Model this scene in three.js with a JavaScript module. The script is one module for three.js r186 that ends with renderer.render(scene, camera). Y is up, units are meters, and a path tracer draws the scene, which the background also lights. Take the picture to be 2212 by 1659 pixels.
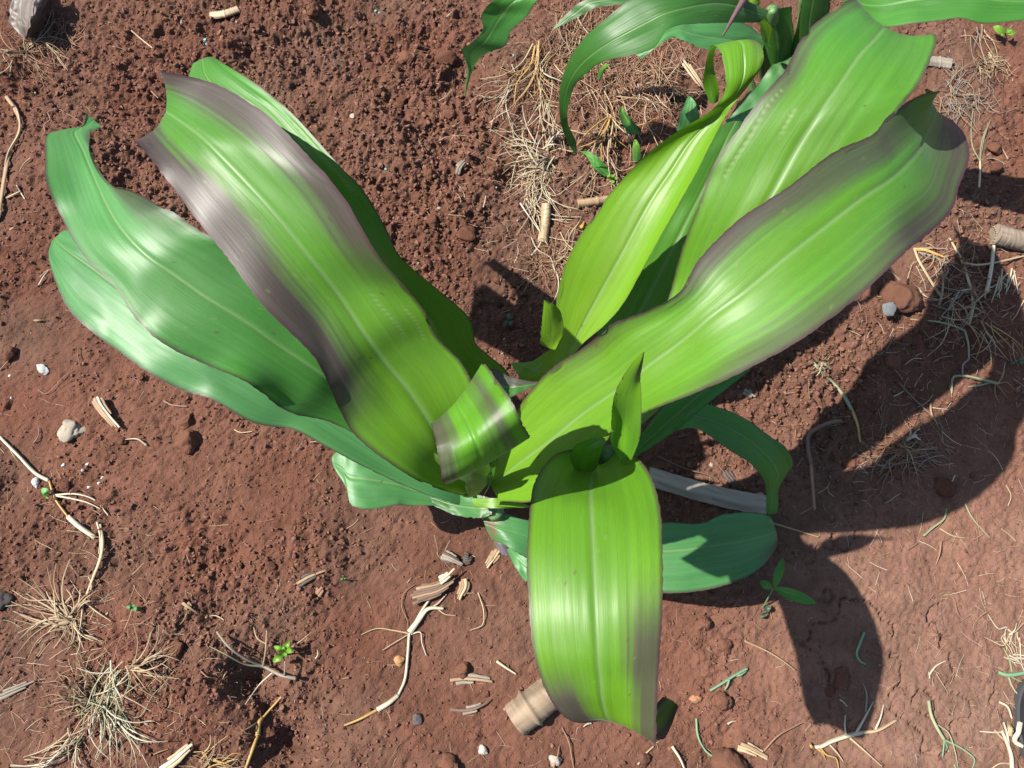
import * as THREE from 'three';
import { mergeGeometries, mergeVertices } from 'three/addons/utils/BufferGeometryUtils.js';

// ---------------------------------------------------------------- camera, sky, sun, exposure
const EYE = 0.85, TILT = 18 * Math.PI / 180, FOCAL = 1665;      // metres above the soil, lean from straight down, focal length on the survey grid
const scene = new THREE.Scene();
const camera = new THREE.PerspectiveCamera(2 * Math.atan(829.5 / FOCAL) * 180 / Math.PI, 4 / 3, 0.02, 120);
camera.position.set(0, EYE, 0);
camera.lookAt(0, 0, -EYE * Math.tan(TILT));
const renderer = new THREE.WebGLRenderer({ antialias: true });
renderer.toneMapping = THREE.LinearToneMapping;
renderer.toneMappingExposure = 2.8;
renderer.shadowMap.enabled = true;

{ // clear tropical sky with thin bright haze low down
  const w = 256, h = 128, d = new Float32Array(w * h * 4);
  for (let y = 0; y < h; y++) for (let x = 0; x < w; x++) {
    const el = ((y + 0.5) / h - 0.5) * Math.PI, s = Math.max(0, Math.sin(el)), k = Math.pow(1 - s, 3), i = (y * w + x) * 4;
    const up = el > 0 ? 1 : 0;
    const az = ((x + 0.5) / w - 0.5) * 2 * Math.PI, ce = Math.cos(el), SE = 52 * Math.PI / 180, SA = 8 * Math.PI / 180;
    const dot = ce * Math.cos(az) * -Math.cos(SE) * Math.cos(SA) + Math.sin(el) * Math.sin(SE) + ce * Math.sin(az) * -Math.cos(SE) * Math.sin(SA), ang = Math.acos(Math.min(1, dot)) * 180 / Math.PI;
    const glow = up ? 1.6 * Math.exp(-((ang / 9) ** 2)) + 0.7 * Math.exp(-ang / 17) : 0; // glow added round the sun to whiten the leaf gloss
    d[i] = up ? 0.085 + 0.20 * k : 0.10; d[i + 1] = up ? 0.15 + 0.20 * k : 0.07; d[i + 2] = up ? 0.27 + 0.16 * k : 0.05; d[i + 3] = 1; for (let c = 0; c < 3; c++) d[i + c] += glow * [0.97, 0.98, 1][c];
  }
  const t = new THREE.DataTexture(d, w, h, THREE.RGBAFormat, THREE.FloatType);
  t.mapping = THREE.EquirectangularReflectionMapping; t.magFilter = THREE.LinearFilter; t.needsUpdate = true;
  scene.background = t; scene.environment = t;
}
const SUN_EL = 52 * Math.PI / 180, SUN_AZ = 8 * Math.PI / 180;
const sun = new THREE.DirectionalLight(new THREE.Color(1, 0.95, 0.86), 5);
sun.name = 'sun';
sun.position.set(-Math.cos(SUN_EL) * Math.cos(SUN_AZ), Math.sin(SUN_EL), -Math.cos(SUN_EL) * Math.sin(SUN_AZ)).multiplyScalar(4).add(new THREE.Vector3(0, 0, -0.4));
sun.target.position.set(0, 0, -0.4);
sun.castShadow = true; sun.shadow.mapSize.set(4096, 4096);
Object.assign(sun.shadow.camera, { left: -1.3, right: 1.3, top: 1.3, bottom: -1.3, near: 0.5, far: 8 });
scene.add(sun, sun.target);

// ---------------------------------------------------------------- helpers
const V = (x, y, z) => new THREE.Vector3(x, y, z);
function rng(seed) { let s = seed >>> 0; return () => { s = (s + 0x6d2b79f5) | 0; let t = Math.imul(s ^ (s >>> 15), 1 | s); t = (t + Math.imul(t ^ (t >>> 7), 61 | t)) ^ t; return ((t ^ (t >>> 14)) >>> 0) / 4294967296; }; }
const clamp = (x, a = 0, b = 1) => Math.min(b, Math.max(a, x));
const smooth = (a, b, x) => { const t = clamp((x - a) / (b - a)); return t * t * (3 - 2 * t); };
const lerp = (a, b, t) => a + (b - a) * t;
const hash = (i, j, k = 0) => { let h = Math.imul(i, 374761393) ^ Math.imul(j, 668265263) ^ Math.imul(k, 2147483647 ^ 40503); h = Math.imul(h ^ (h >>> 13), 1274126177); h ^= h >>> 16; return (h >>> 0) / 4294967296; };
function noise(x, y, k = 0) { // smooth value noise, -1..1
  const i = Math.floor(x), j = Math.floor(y), u = x - i, v = y - j, a = u * u * u * (u * (u * 6 - 15) + 10), b = v * v * v * (v * (v * 6 - 15) + 10);
  return 2 * lerp(lerp(hash(i, j, k), hash(i + 1, j, k), a), lerp(hash(i, j + 1, k), hash(i + 1, j + 1, k), a), b) - 1;
}
const fbm = (x, y, n, k = 0) => { let s = 0, a = 0.5; for (let o = 0; o < n; o++) { s += a * noise(x, y, k + o * 7); x = x * 2.03 + 11.3; y = y * 2.03 + 5.7; a *= 0.5; } return s; };

// survey grid (2212 x 1659 units over the plot) to a point of the plot at height h
function P(X, Y, h = 0) {
  const a = (X - 1106) / FOCAL, b = (829.5 - Y) / FOCAL, c = Math.cos(TILT), s = Math.sin(TILT);
  const dy = -c + b * s, dz = -s - b * c, t = (EYE - h) / -dy;
  return V(a * t, h, dz * t);
}
const usedNames = {};
const numbered = (n) => { const k = usedNames[n] = (usedNames[n] ?? -1) + 1; return k ? n + '_' + String(k).padStart(3, '0') : n; };
function thing(name, label, category, at, group) {
  const o = new THREE.Group(); o.name = numbered(name); o.position.copy(at); o.userData = { label, category };
  if (group) o.userData.group = group;
  scene.add(o); return o;
}
function mesh(name, geo, mat, parent) {
  const m = new THREE.Mesh(geo, mat); m.name = name; m.castShadow = m.receiveShadow = true; parent.add(m); return m;
}
function part(parent, name, geo, mat, label) { // geometry given in plot coordinates
  const w = V(0, 0, 0); for (let p = parent; p && p !== scene; p = p.parent) w.add(p.position);
  geo.translate(-w.x, -w.y, -w.z);
  const m = mesh(name, geo, mat, parent); if (label) m.userData.label = label; return m;
}
function single(name, label, category, at, geo, mat, group) { // a thing that is one mesh
  geo.translate(-at.x, -at.y, -at.z);
  const m = mesh(numbered(name), geo, mat, scene); m.position.copy(at); m.userData = { label, category };
  if (group) m.userData.group = group; return m;
}
const lin = (r, g, b) => new THREE.Color().setRGB(r, g, b);

// ---------------------------------------------------------------- soil relief
const areas = (list) => list.map(([X, Y, r, k]) => { const p = P(X, Y); return [p.x, p.z, r, k]; });
const blob = (list, x, z) => { let s = 0; for (const [a, b, r, k] of list) { const d = ((x - a) ** 2 + (z - b) ** 2) / (r * r); if (d < 9) s += k * Math.exp(-d); } return s; };
const ROUGH = areas([[600, 60, 0.22, 0.5], [750, 250, 0.2, 0.6], [980, 330, 0.17, 0.65], [900, 480, 0.12, 0.5], [680, 1180, 0.07, 0.75], [150, 150, 0.14, 0.7], [300, 420, 0.12, 0.7],
  [1900, 1000, 0.12, 0.55], [2080, 420, 0.12, 0.5], [1600, 1380, 0.07, 0.5], [350, 1350, 0.12, 0.5], [600, 1500, 0.1, 0.6], [1000, 700, 0.08, 0.35], [1750, 850, 0.1, 0.4]]);
const FLAT = areas([[1950, 1480, 0.16, 1.0], [2120, 1250, 0.14, 0.9], [450, 1030, 0.12, 0.6], [1080, 680, 0.06, 0.5], [1150, 1550, 0.15, 0.35]]);
const PITS = areas([[555, 1480, 0.03, -0.030], [610, 1610, 0.035, -0.030], [35, 165, 0.03, -0.022], [285, 395, 0.03, -0.018], [1010, 165, 0.022, -0.014], [940, 330, 0.025, -0.016], [1120, 375, 0.02, -0.02], [1500, 215, 0.03, -0.02],
  [700, 270, 0.025, -0.014], [470, 1320, 0.018, -0.018], [210, 1500, 0.02, -0.012], [1180, 480, 0.02, -0.012], [10, 1050, 0.02, -0.02]]);
const HUMPS = areas([[640, 40, 0.05, 0.012], [860, 150, 0.05, 0.014], [1000, 500, 0.04, 0.012], [1700, 1000, 0.04, 0.008], [140, 330, 0.05, 0.012], [420, 600, 0.06, 0.012], [680, 1200, 0.05, 0.010], [480, 1450, 0.05, 0.012], [1080, 60, 0.05, 0.012],
  [2000, 560, 0.06, 0.010], [320, 1360, 0.04, 0.010]]);
const rough = (x, z) => clamp(0.28 + 0.78 * blob(ROUGH, x, z) - blob(FLAT, x, z) * 0.55 + 0.38 * noise(x * 9, z * 9, 3) + 0.2 * noise(x * 24, z * 24, 4), 0.06, 1.15);
function lumps(x, z, cell, share, r0, r1, k) { // rounded lumps lying on the surface
  const i0 = Math.floor(x / cell), j0 = Math.floor(z / cell); let best = 0;
  for (let i = i0 - 1; i <= i0 + 1; i++) for (let j = j0 - 1; j <= j0 + 1; j++) {
    if (hash(i, j, k) > share) continue;
    const r = lerp(r0, r1, hash(i, j, k + 1) ** 2), dx = x - (i + hash(i, j, k + 2)) * cell, dz = z - (j + hash(i, j, k + 3)) * cell;
    const an = Math.atan2(dz, dx) + hash(i, j, k + 4) * 6.3, rr = r * (1 + 0.18 * Math.sin(an * 2) + 0.12 * Math.sin(an * 3 + 1)), d = (dx * dx + dz * dz) / (rr * rr);
    if (d < 1) best = Math.max(best, Math.sqrt(1 - d) * r * lerp(0.5, 0.95, hash(i, j, k + 5)));
  }
  return best;
}
function soil(x, z) {
  const far = Math.hypot(x, z + 0.4); if (far > 2.5) return 0.02 * noise(x * 1.5, z * 1.5);
  const m = rough(x, z);
  let y = 0.010 * fbm(x * 7, z * 7, 2, 20) + blob(PITS, x, z) * (1 + 0.5 * noise(x * 40, z * 40, 9)) + blob(HUMPS, x, z);
  y += (0.0022 + 0.0105 * m) * fbm(x * 26, z * 26, 4, 40);
  y += 0.0055 * m * (1 - 2 * Math.abs(fbm(x * 70, z * 70, 2, 80)));
  y += (0.0015 + 0.0023 * m) * fbm(x * 160, z * 160, 3, 60);
  const wx = x + 0.004 * noise(x * 120, z * 120, 90), wz = z + 0.004 * noise(x * 120, z * 120, 91);
  y += lumps(wx, wz, 0.034, 0.20 * m, 0.004, 0.012, 100) + 0.7 * lumps(wx, wz, 0.015, 0.22 * m, 0.002, 0.0055, 200) + 0.7 * lumps(x, z, 0.0055, 0.25 * (0.35 + m), 0.0008, 0.0022, 300);
  y += 0.0030 * m * Math.abs(noise(x * 130, z * 130, 92)) + 0.0018 * m * Math.abs(noise(x * 290, z * 290, 93)) + (0.0008 + 0.0010 * m) * noise(x * 380, z * 380, 94);
  // drying cracks in the smooth corner
  const flat = clamp(blob(FLAT, x, z)), c = Math.abs(fbm(x * 17 + 3, z * 17, 3, 400));
  if (flat > 0.2 && noise(x * 8, z * 8, 77) > 0.1) y -= 0.006 * smooth(0.018, 0.0, c) * flat;
  return y;
}
function G(X, Y, up = 0) { let p = P(X, Y, 0); for (let k = 0; k < 3; k++) p = P(X, Y, soil(p.x, p.z) + up); return p; }

// ---------------------------------------------------------------- textures
function dataTex(w, h, f, srgb) {
  const d = new Uint8Array(w * h * 4);
  for (let y = 0; y < h; y++) for (let x = 0; x < w; x++) { const c = f(x / w, y / h, x, y), i = (y * w + x) * 4; for (let k = 0; k < 3; k++) d[i + k] = clamp(Array.isArray(c) ? c[k] : c) * 255; d[i + 3] = 255; }
  const t = new THREE.DataTexture(d, w, h); t.wrapS = t.wrapT = THREE.RepeatWrapping; t.magFilter = THREE.LinearFilter; t.minFilter = THREE.LinearMipmapLinearFilter; t.generateMipmaps = true;
  if (srgb) t.colorSpace = THREE.SRGBColorSpace; t.needsUpdate = true; return t;
}
function wrapNoise(u, v, n, k) { // repeats at 1
  const x = u * n, y = v * n, i = Math.floor(x), j = Math.floor(y), a = x - i, b = y - j, s = a * a * (3 - 2 * a), t = b * b * (3 - 2 * b), q = (p, r) => hash(((p % n) + n) % n, ((r % n) + n) % n, k);
  return lerp(lerp(q(i, j), q(i + 1, j), s), lerp(q(i, j + 1), q(i + 1, j + 1), s), t);
}
const soilTex = dataTex(1024, 1024, (u, v) => {
  const a = wrapNoise(u, v, 24, 1) * 0.3 + wrapNoise(u, v, 96, 2) * 0.35 + wrapNoise(u, v, 300, 3) * 0.35, s = wrapNoise(u, v, 420, 5);
  const k = 0.72 + 0.34 * (a - 0.5), p = s > 0.965 ? 0.14 : s < 0.03 ? -0.14 : 0;
  return [k + p, k * (0.985 + 0.05 * (wrapNoise(u, v, 60, 8) - 0.5)) + p, k * (0.98 + 0.08 * (wrapNoise(u, v, 40, 9) - 0.5)) + p];
});
const soilBump = dataTex(1024, 1024, (u, v) => 0.25 * wrapNoise(u, v, 70, 11) + 0.4 * wrapNoise(u, v, 190, 12) + 0.35 * wrapNoise(u, v, 420, 13));
const leafTex = dataTex(1024, 256, (u, v) => 0.82 + 0.08 * (wrapNoise(u, v * 0.02, 160, 21) - 0.5) + 0.07 * (hash(Math.floor(u * 512), 0, 22) - 0.5) + 0.07 * (wrapNoise(u, v, 60, 24) - 0.5) * wrapNoise(u, v, 7, 25) + 0.08 * (wrapNoise(u, v * 0.2, 320, 23) - 0.5));
const leafGloss = dataTex(1024, 256, (u, v) => clamp(0.72 + 0.35 * (wrapNoise(u, v * 0.03, 200, 31) - 0.5) + 0.35 * (wrapNoise(u, v * 0.06, 420, 32) - 0.5) + 0.45 * (wrapNoise(u, v, 9, 33) - 0.5)));
const fibreTex = dataTex(128, 512, (u, v) => 0.78 + 0.34 * (wrapNoise(u, v * 0.05, 40, 41) - 0.5) + 0.5 * (wrapNoise(u, v * 0.15, 18, 42) - 0.5) + (wrapNoise(u, v, 60, 43) > 0.93 ? -0.25 : 0));
const stoneTex = dataTex(256, 256, (u, v) => 0.75 + 0.35 * (wrapNoise(u, v, 12, 51) - 0.5) + 0.3 * (wrapNoise(u, v, 60, 52) - 0.5));

// ---------------------------------------------------------------- materials
const soilMat = new THREE.MeshPhysicalMaterial({ vertexColors: true, map: soilTex, bumpMap: soilBump, bumpScale: 0.0011, roughness: 1, specularIntensity: 0.12 });
const clodMat = new THREE.MeshPhysicalMaterial({ color: lin(0.085, 0.036, 0.023), map: soilTex, bumpMap: soilBump, bumpScale: 0.0008, roughness: 1, specularIntensity: 0.12 });
const leafMat = new THREE.MeshPhysicalMaterial({ vertexColors: true, map: leafTex, roughness: 1, transmission: 0.34, thickness: 0, specularIntensity: 0.05, clearcoat: 1, clearcoatRoughness: 0.46, sheen: 0.12, sheenRoughness: 0.55, sheenColor: lin(0.8, 0.92, 1), clearcoatMap: leafGloss, side: THREE.DoubleSide });
const dryMat = (r, g, b, rough = 0.75) => new THREE.MeshStandardMaterial({ color: lin(r * 0.40, g * 0.385, b * 0.36), map: fibreTex, bumpMap: fibreTex, bumpScale: 0.0004, roughness: rough, side: THREE.DoubleSide });
const STRAW = { pale: dryMat(0.72, 0.55, 0.34, 0.6), white: dryMat(0.85, 0.76, 0.58, 0.55), yellow: dryMat(0.72, 0.44, 0.13, 0.55), tan: dryMat(0.52, 0.35, 0.2), root: dryMat(0.46, 0.24, 0.14), grey: dryMat(0.40, 0.34, 0.28), brown: dryMat(0.25, 0.145, 0.10), dark: dryMat(0.11, 0.075, 0.06), greenish: dryMat(0.42, 0.46, 0.27) };
const greenMat = new THREE.MeshPhysicalMaterial({ color: lin(0.07, 0.18, 0.025), map: fibreTex, roughness: 1, transmission: 0.3, thickness: 0, clearcoat: 0.4, clearcoatRoughness: 0.45, side: THREE.DoubleSide });
const grassMat = new THREE.MeshPhysicalMaterial({ color: lin(0.10, 0.18, 0.10), map: fibreTex, roughness: 0.8, side: THREE.DoubleSide });
const stoneMat = (r, g, b) => new THREE.MeshStandardMaterial({ color: lin(r * 0.47, g * 0.46, b * 0.45), map: stoneTex, bumpMap: stoneTex, bumpScale: 0.001, roughness: 0.9 });

// ---------------------------------------------------------------- the ground
{
  const nx = 900, nz = 650, x0 = -0.84, x1 = 0.84, z0 = -1.04, z1 = 0.2, R = 16;
  const axis = (n, a, b) => { const s = []; for (let k = R; k >= 1; k--) s.push(a - 0.02 * (Math.pow(1.62, k) - 1)); for (let k = 0; k <= n; k++) s.push(a + (b - a) * k / n); for (let k = 1; k <= R; k++) s.push(b + 0.02 * (Math.pow(1.62, k) - 1)); return s; };
  const xs = axis(nx, x0, x1), zs = axis(nz, z0, z1), w = xs.length, h = zs.length;
  const pos = new Float32Array(w * h * 3), col = new Float32Array(w * h * 3), uv = new Float32Array(w * h * 2), idx = new Uint32Array((w - 1) * (h - 1) * 6);
  let o = 0;
  for (let j = 0; j < h; j++) for (let i = 0; i < w; i++) {
    const x = xs[i], z = zs[j], n = j * w + i, near = Math.hypot(x, z + 0.4) < 2.5;
    pos[n * 3] = x; pos[n * 3 + 1] = soil(x, z); pos[n * 3 + 2] = z;
    uv[n * 2] = x / 0.31; uv[n * 2 + 1] = z / 0.31;
    const a = fbm(x * 5, z * 5, 3, 500), b = near ? fbm(x * 45, z * 45, 3, 520) : 0, k = 1 + 0.22 * a + 0.25 * b, warm = 0.12 * noise(x * 12, z * 12, 530);
    const dry = clamp(blob(FLAT.slice(0, 2), x, z)) * 0.55;
    col[n * 3] = 0.106 * k * (1 + dry); col[n * 3 + 1] = 0.0520 * k * (1 + dry * 1.35 - warm); col[n * 3 + 2] = 0.0358 * k * (1 + dry * 1.5 - warm * 1.3);
    if (i < w - 1 && j < h - 1) { const q = n + w; idx[o++] = n; idx[o++] = q; idx[o++] = n + 1; idx[o++] = n + 1; idx[o++] = q; idx[o++] = q + 1; }
  }
  const g = new THREE.BufferGeometry();
  g.setAttribute('position', new THREE.BufferAttribute(pos, 3)); g.setAttribute('color', new THREE.BufferAttribute(col, 3)); g.setAttribute('uv', new THREE.BufferAttribute(uv, 2)); g.setIndex(new THREE.BufferAttribute(idx, 1));
  g.computeVertexNormals();
  const m = mesh('soil_ground', g, soilMat, scene); m.userData = { kind: 'structure', label: 'bare red brown crumbly field soil under the maize plants', category: 'soil' };
}

// ---------------------------------------------------------------- leaves
// each station: A margin x y, midrib x y, C margin x y, midrib height, A height over it, C height over it
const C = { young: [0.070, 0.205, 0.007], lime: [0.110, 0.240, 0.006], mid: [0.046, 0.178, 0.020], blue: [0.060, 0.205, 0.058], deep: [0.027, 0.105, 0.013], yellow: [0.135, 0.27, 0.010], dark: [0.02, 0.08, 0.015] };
const PURPLE = [0.060, 0.034, 0.040], EDGE = [0.05, 0.017, 0.025];
function leafGeo(st, o = {}) {
  const na = o.na ?? 56, nl = o.nl ?? Math.max(24, st.length * 13), seed = o.seed ?? 1;
  const curve = (k, dk) => new THREE.CatmullRomCurve3(st.map((s) => P(s[k], s[k + 1], s[6] + (dk ? s[dk] ?? 0 : 0))), false, 'catmullrom', 0.5);
  const ca = curve(0, 7), cm = curve(2, 0), cc = curve(4, 8);
  const pos = [], col = [], uv = [], idx = [];
  const len0 = cm.getLength(); let len = 0, last = null;
  for (let j = 0; j <= nl; j++) {
    const v = j / nl, a = ca.getPoint(v), m = cm.getPoint(v), c = cc.getPoint(v);
    if (last) len += m.distanceTo(last); last = m.clone();
    const up = V(0, 1, 0), half = a.distanceTo(c) / 2;
    for (let i = 0; i <= na; i++) {
      const u = i / na * 2 - 1, e = Math.abs(u);
      const p = a.clone().multiplyScalar(u * (u - 1) / 2).addScaledVector(m, 1 - u * u).addScaledVector(c, u * (u + 1) / 2);
      const pleat = (o.pleat ?? 1) * (0.00015 * noise(u * 16, v * 3, seed) + 0.00009 * noise(u * 34, v * 3, seed + 1)), gutter = -0.0011 * Math.exp(-((u / 0.045) ** 2));
      const wave = (o.wave ?? 0.003) * e * e * e * noise(v * (o.waves ?? 9) + (u > 0 ? 40 : 0), seed * 3.7, seed) + (o.dents ?? 0.0016) * noise(v * 10, u * 2.2 + 5, seed + 4);
      if (e > 0.55 && half > 0.008) { const nk = (0.0007 * Math.abs(noise(v * len0 * 420 + u * 50, seed, seed + 30)) + 0.0025 * smooth(0.80, 0.97, noise(v * 22 + u * 60, seed * 1.7, seed + 31))) * ((e - 0.55) / 0.45) ** 2; p.addScaledVector(m.clone().sub(u < 0 ? a : c).normalize(), nk); }
      p.addScaledVector(up, (pleat + gutter) * Math.min(1, half / 0.02) + wave * Math.min(1, half / 0.03));
      pos.push(p.x, p.y, p.z); uv.push(i / na, len / 0.25);
      // pigment
      const stripe = 1 + 0.06 * noise(u * 13, v * 1.3, seed + 8) + 0.05 * noise(u * 30, v * 2, seed + 9), patch = noise(v * 5, u * 1.5, seed + 10);
      const t = clamp(v + 0.12 * patch), c0 = o.c0 ?? C.young, c1 = o.c1 ?? C.mid;
      let q = [0, 1, 2].map((k) => lerp(c0[k], c1[k], t) * stripe * (1 + 0.12 * patch));
      if (o.pur) for (const [side, thr, v0, v1, amt, hi] of o.pur) {
        const s = side * u, w = 0.97 * amt * smooth(thr - 0.25, thr + 0.25, s + 0.16 * noise(v * 6, u * 2 + side * 9, seed + 12) + 0.13 * noise(u * 24, v * 2.5, seed + 13)) * (hi ? 1 - smooth(hi - 0.1, hi + 0.06, s) : 1) * smooth(v0 - 0.08, v0 + 0.08, v) * (1 - smooth(v1 - 0.06, v1 + 0.06, v));
        q = q.map((x, k) => lerp(x, PURPLE[k], w));
      }
      const rib = 0.62 * smooth(0.05, 0.012, e) * (o.rib ?? 1);
      q = q.map((x, k) => lerp(x, [0.16, 0.26, 0.095][k], rib));
      const ed = smooth(0.945, 0.98, e) * (o.edge ?? 0.9);
      q = q.map((x, k) => lerp(x, EDGE[k], ed));
      if (o.rust) q = q.map((x, k) => lerp(x, [0.19, 0.065, 0.055][k], 0.8 * smooth(o.rust, 0, v) * clamp(0.5 + noise(v * 30, u * 3, seed + 20))));
      const speck = hash(i * 3 + seed, j * 5, 9) > 0.9988 ? 0.3 : 0;
      q = q.map((x, k) => lerp(x, [0.22, 0.24, 0.09][k], speck));
      if (o.rows) for (const [u0, va, vb] of o.rows) { const s = Math.exp(-(((u - u0 - 0.03 * Math.sin(v * 40)) / 0.03) ** 2)) * smooth(va, va + 0.02, v) * (1 - smooth(vb - 0.02, vb, v)) * (j % 2); q = q.map((x, k) => lerp(x, [0.2, 0.27, 0.1][k], 0.7 * s)); pos[pos.length - 2] -= 0.0006 * s; }
      const dust = hash(i * 7 + seed, j * 11, 19); if (dust > 0.9993) q = q.map((x, k) => lerp(x, [0.07, 0.035, 0.02][k], 0.75)); // soil splash
      col.push(...q);
    }
  }
  for (let j = 0; j < nl; j++) for (let i = 0; i < na; i++) { const n = j * (na + 1) + i, k = n + na + 1; idx.push(n, n + 1, k, n + 1, k + 1, k); }
  const g = new THREE.BufferGeometry();
  g.setAttribute('position', new THREE.Float32BufferAttribute(pos, 3)); g.setAttribute('color', new THREE.Float32BufferAttribute(col, 3)); g.setAttribute('uv', new THREE.Float32BufferAttribute(uv, 2)); g.setIndex(idx);
  g.computeVertexNormals(); return g;
}
const leaf = (plant, name, label, st, o) => part(plant, name, leafGeo(st, o), leafMat, label);
// a tube through points with radii; flat squeezes it in height
function tubeGeo(pts, r0, r1, o = {}) {
  const n = o.n ?? Math.max(4, (pts.length - 1) * 4), s = o.s ?? 6, flat = o.flat ?? 1, curve = new THREE.CatmullRomCurve3(pts, false, 'centripetal');
  const pos = [], uv = [], idx = []; let len = 0, last = null;
  for (let j = 0; j <= n; j++) {
    const t = j / n, c = curve.getPoint(t), T = curve.getTangent(t);
    const S = Math.abs(T.y) > 0.95 ? V(1, 0, 0) : V(-T.z, 0, T.x).normalize(), U = new THREE.Vector3().crossVectors(S, T).normalize();
    if (last) len += c.distanceTo(last); last = c;
    let r = lerp(r0, r1, o.pow ? t ** o.pow : t); if (o.nodes) for (const k of o.nodes) r *= 1 + 0.22 * Math.exp(-(((t - k) / 0.02) ** 2)); if (o.taper) r *= Math.min(1, 0.15 + 8 * (1 - t));
    for (let i = 0; i <= s; i++) { const a = i / s * Math.PI * 2, q = r * (1 + (o.lump ?? 0) * noise(a * 1.3 + j * 0.7, j * 0.5, 71)); const p = c.clone().addScaledVector(S, Math.cos(a) * q).addScaledVector(U, Math.sin(a) * q * flat); pos.push(p.x, p.y, p.z); uv.push(i / s, len / 0.06); }
  }
  for (let j = 0; j < n; j++) for (let i = 0; i < s; i++) { const a = j * (s + 1) + i, b = a + s + 1; idx.push(a, b, a + 1, a + 1, b, b + 1); }
  for (const j of [0, n]) { const c = curve.getPoint(j / n), k = pos.length / 3; pos.push(c.x, c.y, c.z); uv.push(0.5, 0); for (let i = 0; i < s; i++) { const a = j * (s + 1) + i; j ? idx.push(a, k, a + 1) : idx.push(a, a + 1, k); } }
  const g = new THREE.BufferGeometry();
  g.setAttribute('position', new THREE.Float32BufferAttribute(pos, 3)); g.setAttribute('uv', new THREE.Float32BufferAttribute(uv, 2)); g.setIndex(idx); g.computeVertexNormals(); return g;
}
const stemMat = new THREE.MeshStandardMaterial({ color: lin(0.085, 0.165, 0.05), map: fibreTex, roughness: 0.6 });
const sheathMat = new THREE.MeshStandardMaterial({ color: lin(0.2, 0.165, 0.185), map: fibreTex, roughness: 0.6 });

// plant one: the big one, leaves to the left and right
const plantA = thing('maize_plant', 'large maize plant with purple margined leaves, one of them folded over its centre', 'maize plant', G(1085, 1165));
part(plantA, 'stem', tubeGeo([G(1088, 1172, -0.01), P(1080, 1140, 0.05), P(1066, 1100, 0.12)], 0.011, 0.009, { s: 14, n: 20 }), stemMat);
part(plantA, 'sheath', tubeGeo([G(1100, 1180, -0.005), P(1086, 1150, 0.035)], 0.013, 0.012, { s: 14, n: 10 }), sheathMat, 'pale purplish sheath at the foot of the stem');
leaf(plantA, 'leaf', 'broad upright leaf with dark purple margins, upper left', [[1013, 1074, 1005, 1040, 1020, 1005, 0.235, 0.008, 0.008], [936, 1054, 965, 985, 1030, 925, 0.262, 0.006, 0.008], [868, 1020, 935, 925, 1030, 860, 0.285, 0.004, 0.008], [774, 949, 880, 840, 1000, 785, 0.306, 0.002, 0.008], [734, 889, 830, 780, 945, 725, 0.324, 0, 0.01], [709, 832, 790, 725, 920, 672, 0.342, -0.002, 0.012], [672, 765, 735, 642, 880, 622, 0.358, -0.004, 0.013], [571, 664, 665, 551, 818, 553, 0.38, -0.008, 0.015], [487, 553, 588, 454, 743, 427, 0.394, -0.012, 0.017], [420, 470, 514, 373, 665, 336, 0.4, -0.013, 0.017], [363, 393, 450, 310, 571, 245, 0.398, -0.012, 0.015], [325, 345, 398, 268, 455, 175, 0.385, -0.004, 0.014], [296, 312, 357, 240, 348, 151, 0.362, 0.01, 0.018], [302, 322, 372, 262, 365, 165, 0.31, 0.01, 0.01]],
  { seed: 3, c0: C.lime, c1: C.mid, pur: [[-1, 0.42, 0.28, 1.2, 0.95], [1, 0.5, 0.50, 1.2, 0.95], [-1, -0.5, 0.955, 1.2, 0.5]], waves: 7, wave: 0.004, rows: [[0.5, 0.33, 0.46], [0.78, 0.30, 0.42]] });
leaf(plantA, 'leaf', 'bright leaf behind the purple margined one', [[1010, 960, 1060, 930, 1110, 880, 0.19, 0, 0], [970, 900, 1040, 860, 1100, 808, 0.225, 0, 0.004], [920, 830, 990, 800, 1056, 768, 0.255, 0, 0.006], [870, 760, 955, 742, 1030, 744, 0.28, -0.002, 0.008], [830, 700, 925, 690, 1013, 684, 0.3, -0.004, 0.01], [780, 650, 870, 630, 942, 620, 0.32, -0.006, 0.012], [700, 590, 790, 560, 867, 556, 0.334, -0.008, 0.013], [650, 510, 745, 490, 831, 487, 0.344, -0.01, 0.013], [570, 430, 670, 410, 785, 410, 0.352, -0.012, 0.013], [520, 370, 620, 345, 734, 356, 0.358, -0.013, 0.013], [460, 300, 550, 258, 638, 249, 0.36, -0.013, 0.013], [420, 240, 485, 205, 571, 192, 0.358, -0.012, 0.012], [400, 200, 445, 165, 504, 148, 0.352, -0.01, 0.01], [412, 150, 436, 130, 464, 122, 0.34, -0.004, 0.004], [418, 135, 432, 132, 455, 128, 0.31, 0, 0]],
  { seed: 5, c0: C.young, c1: C.mid, pur: [[1, 0.1, 0.94, 1.2, 0.7]], rows: [[0.8, 0.55, 0.72]], waves: 12, wave: 0.004 });
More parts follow.
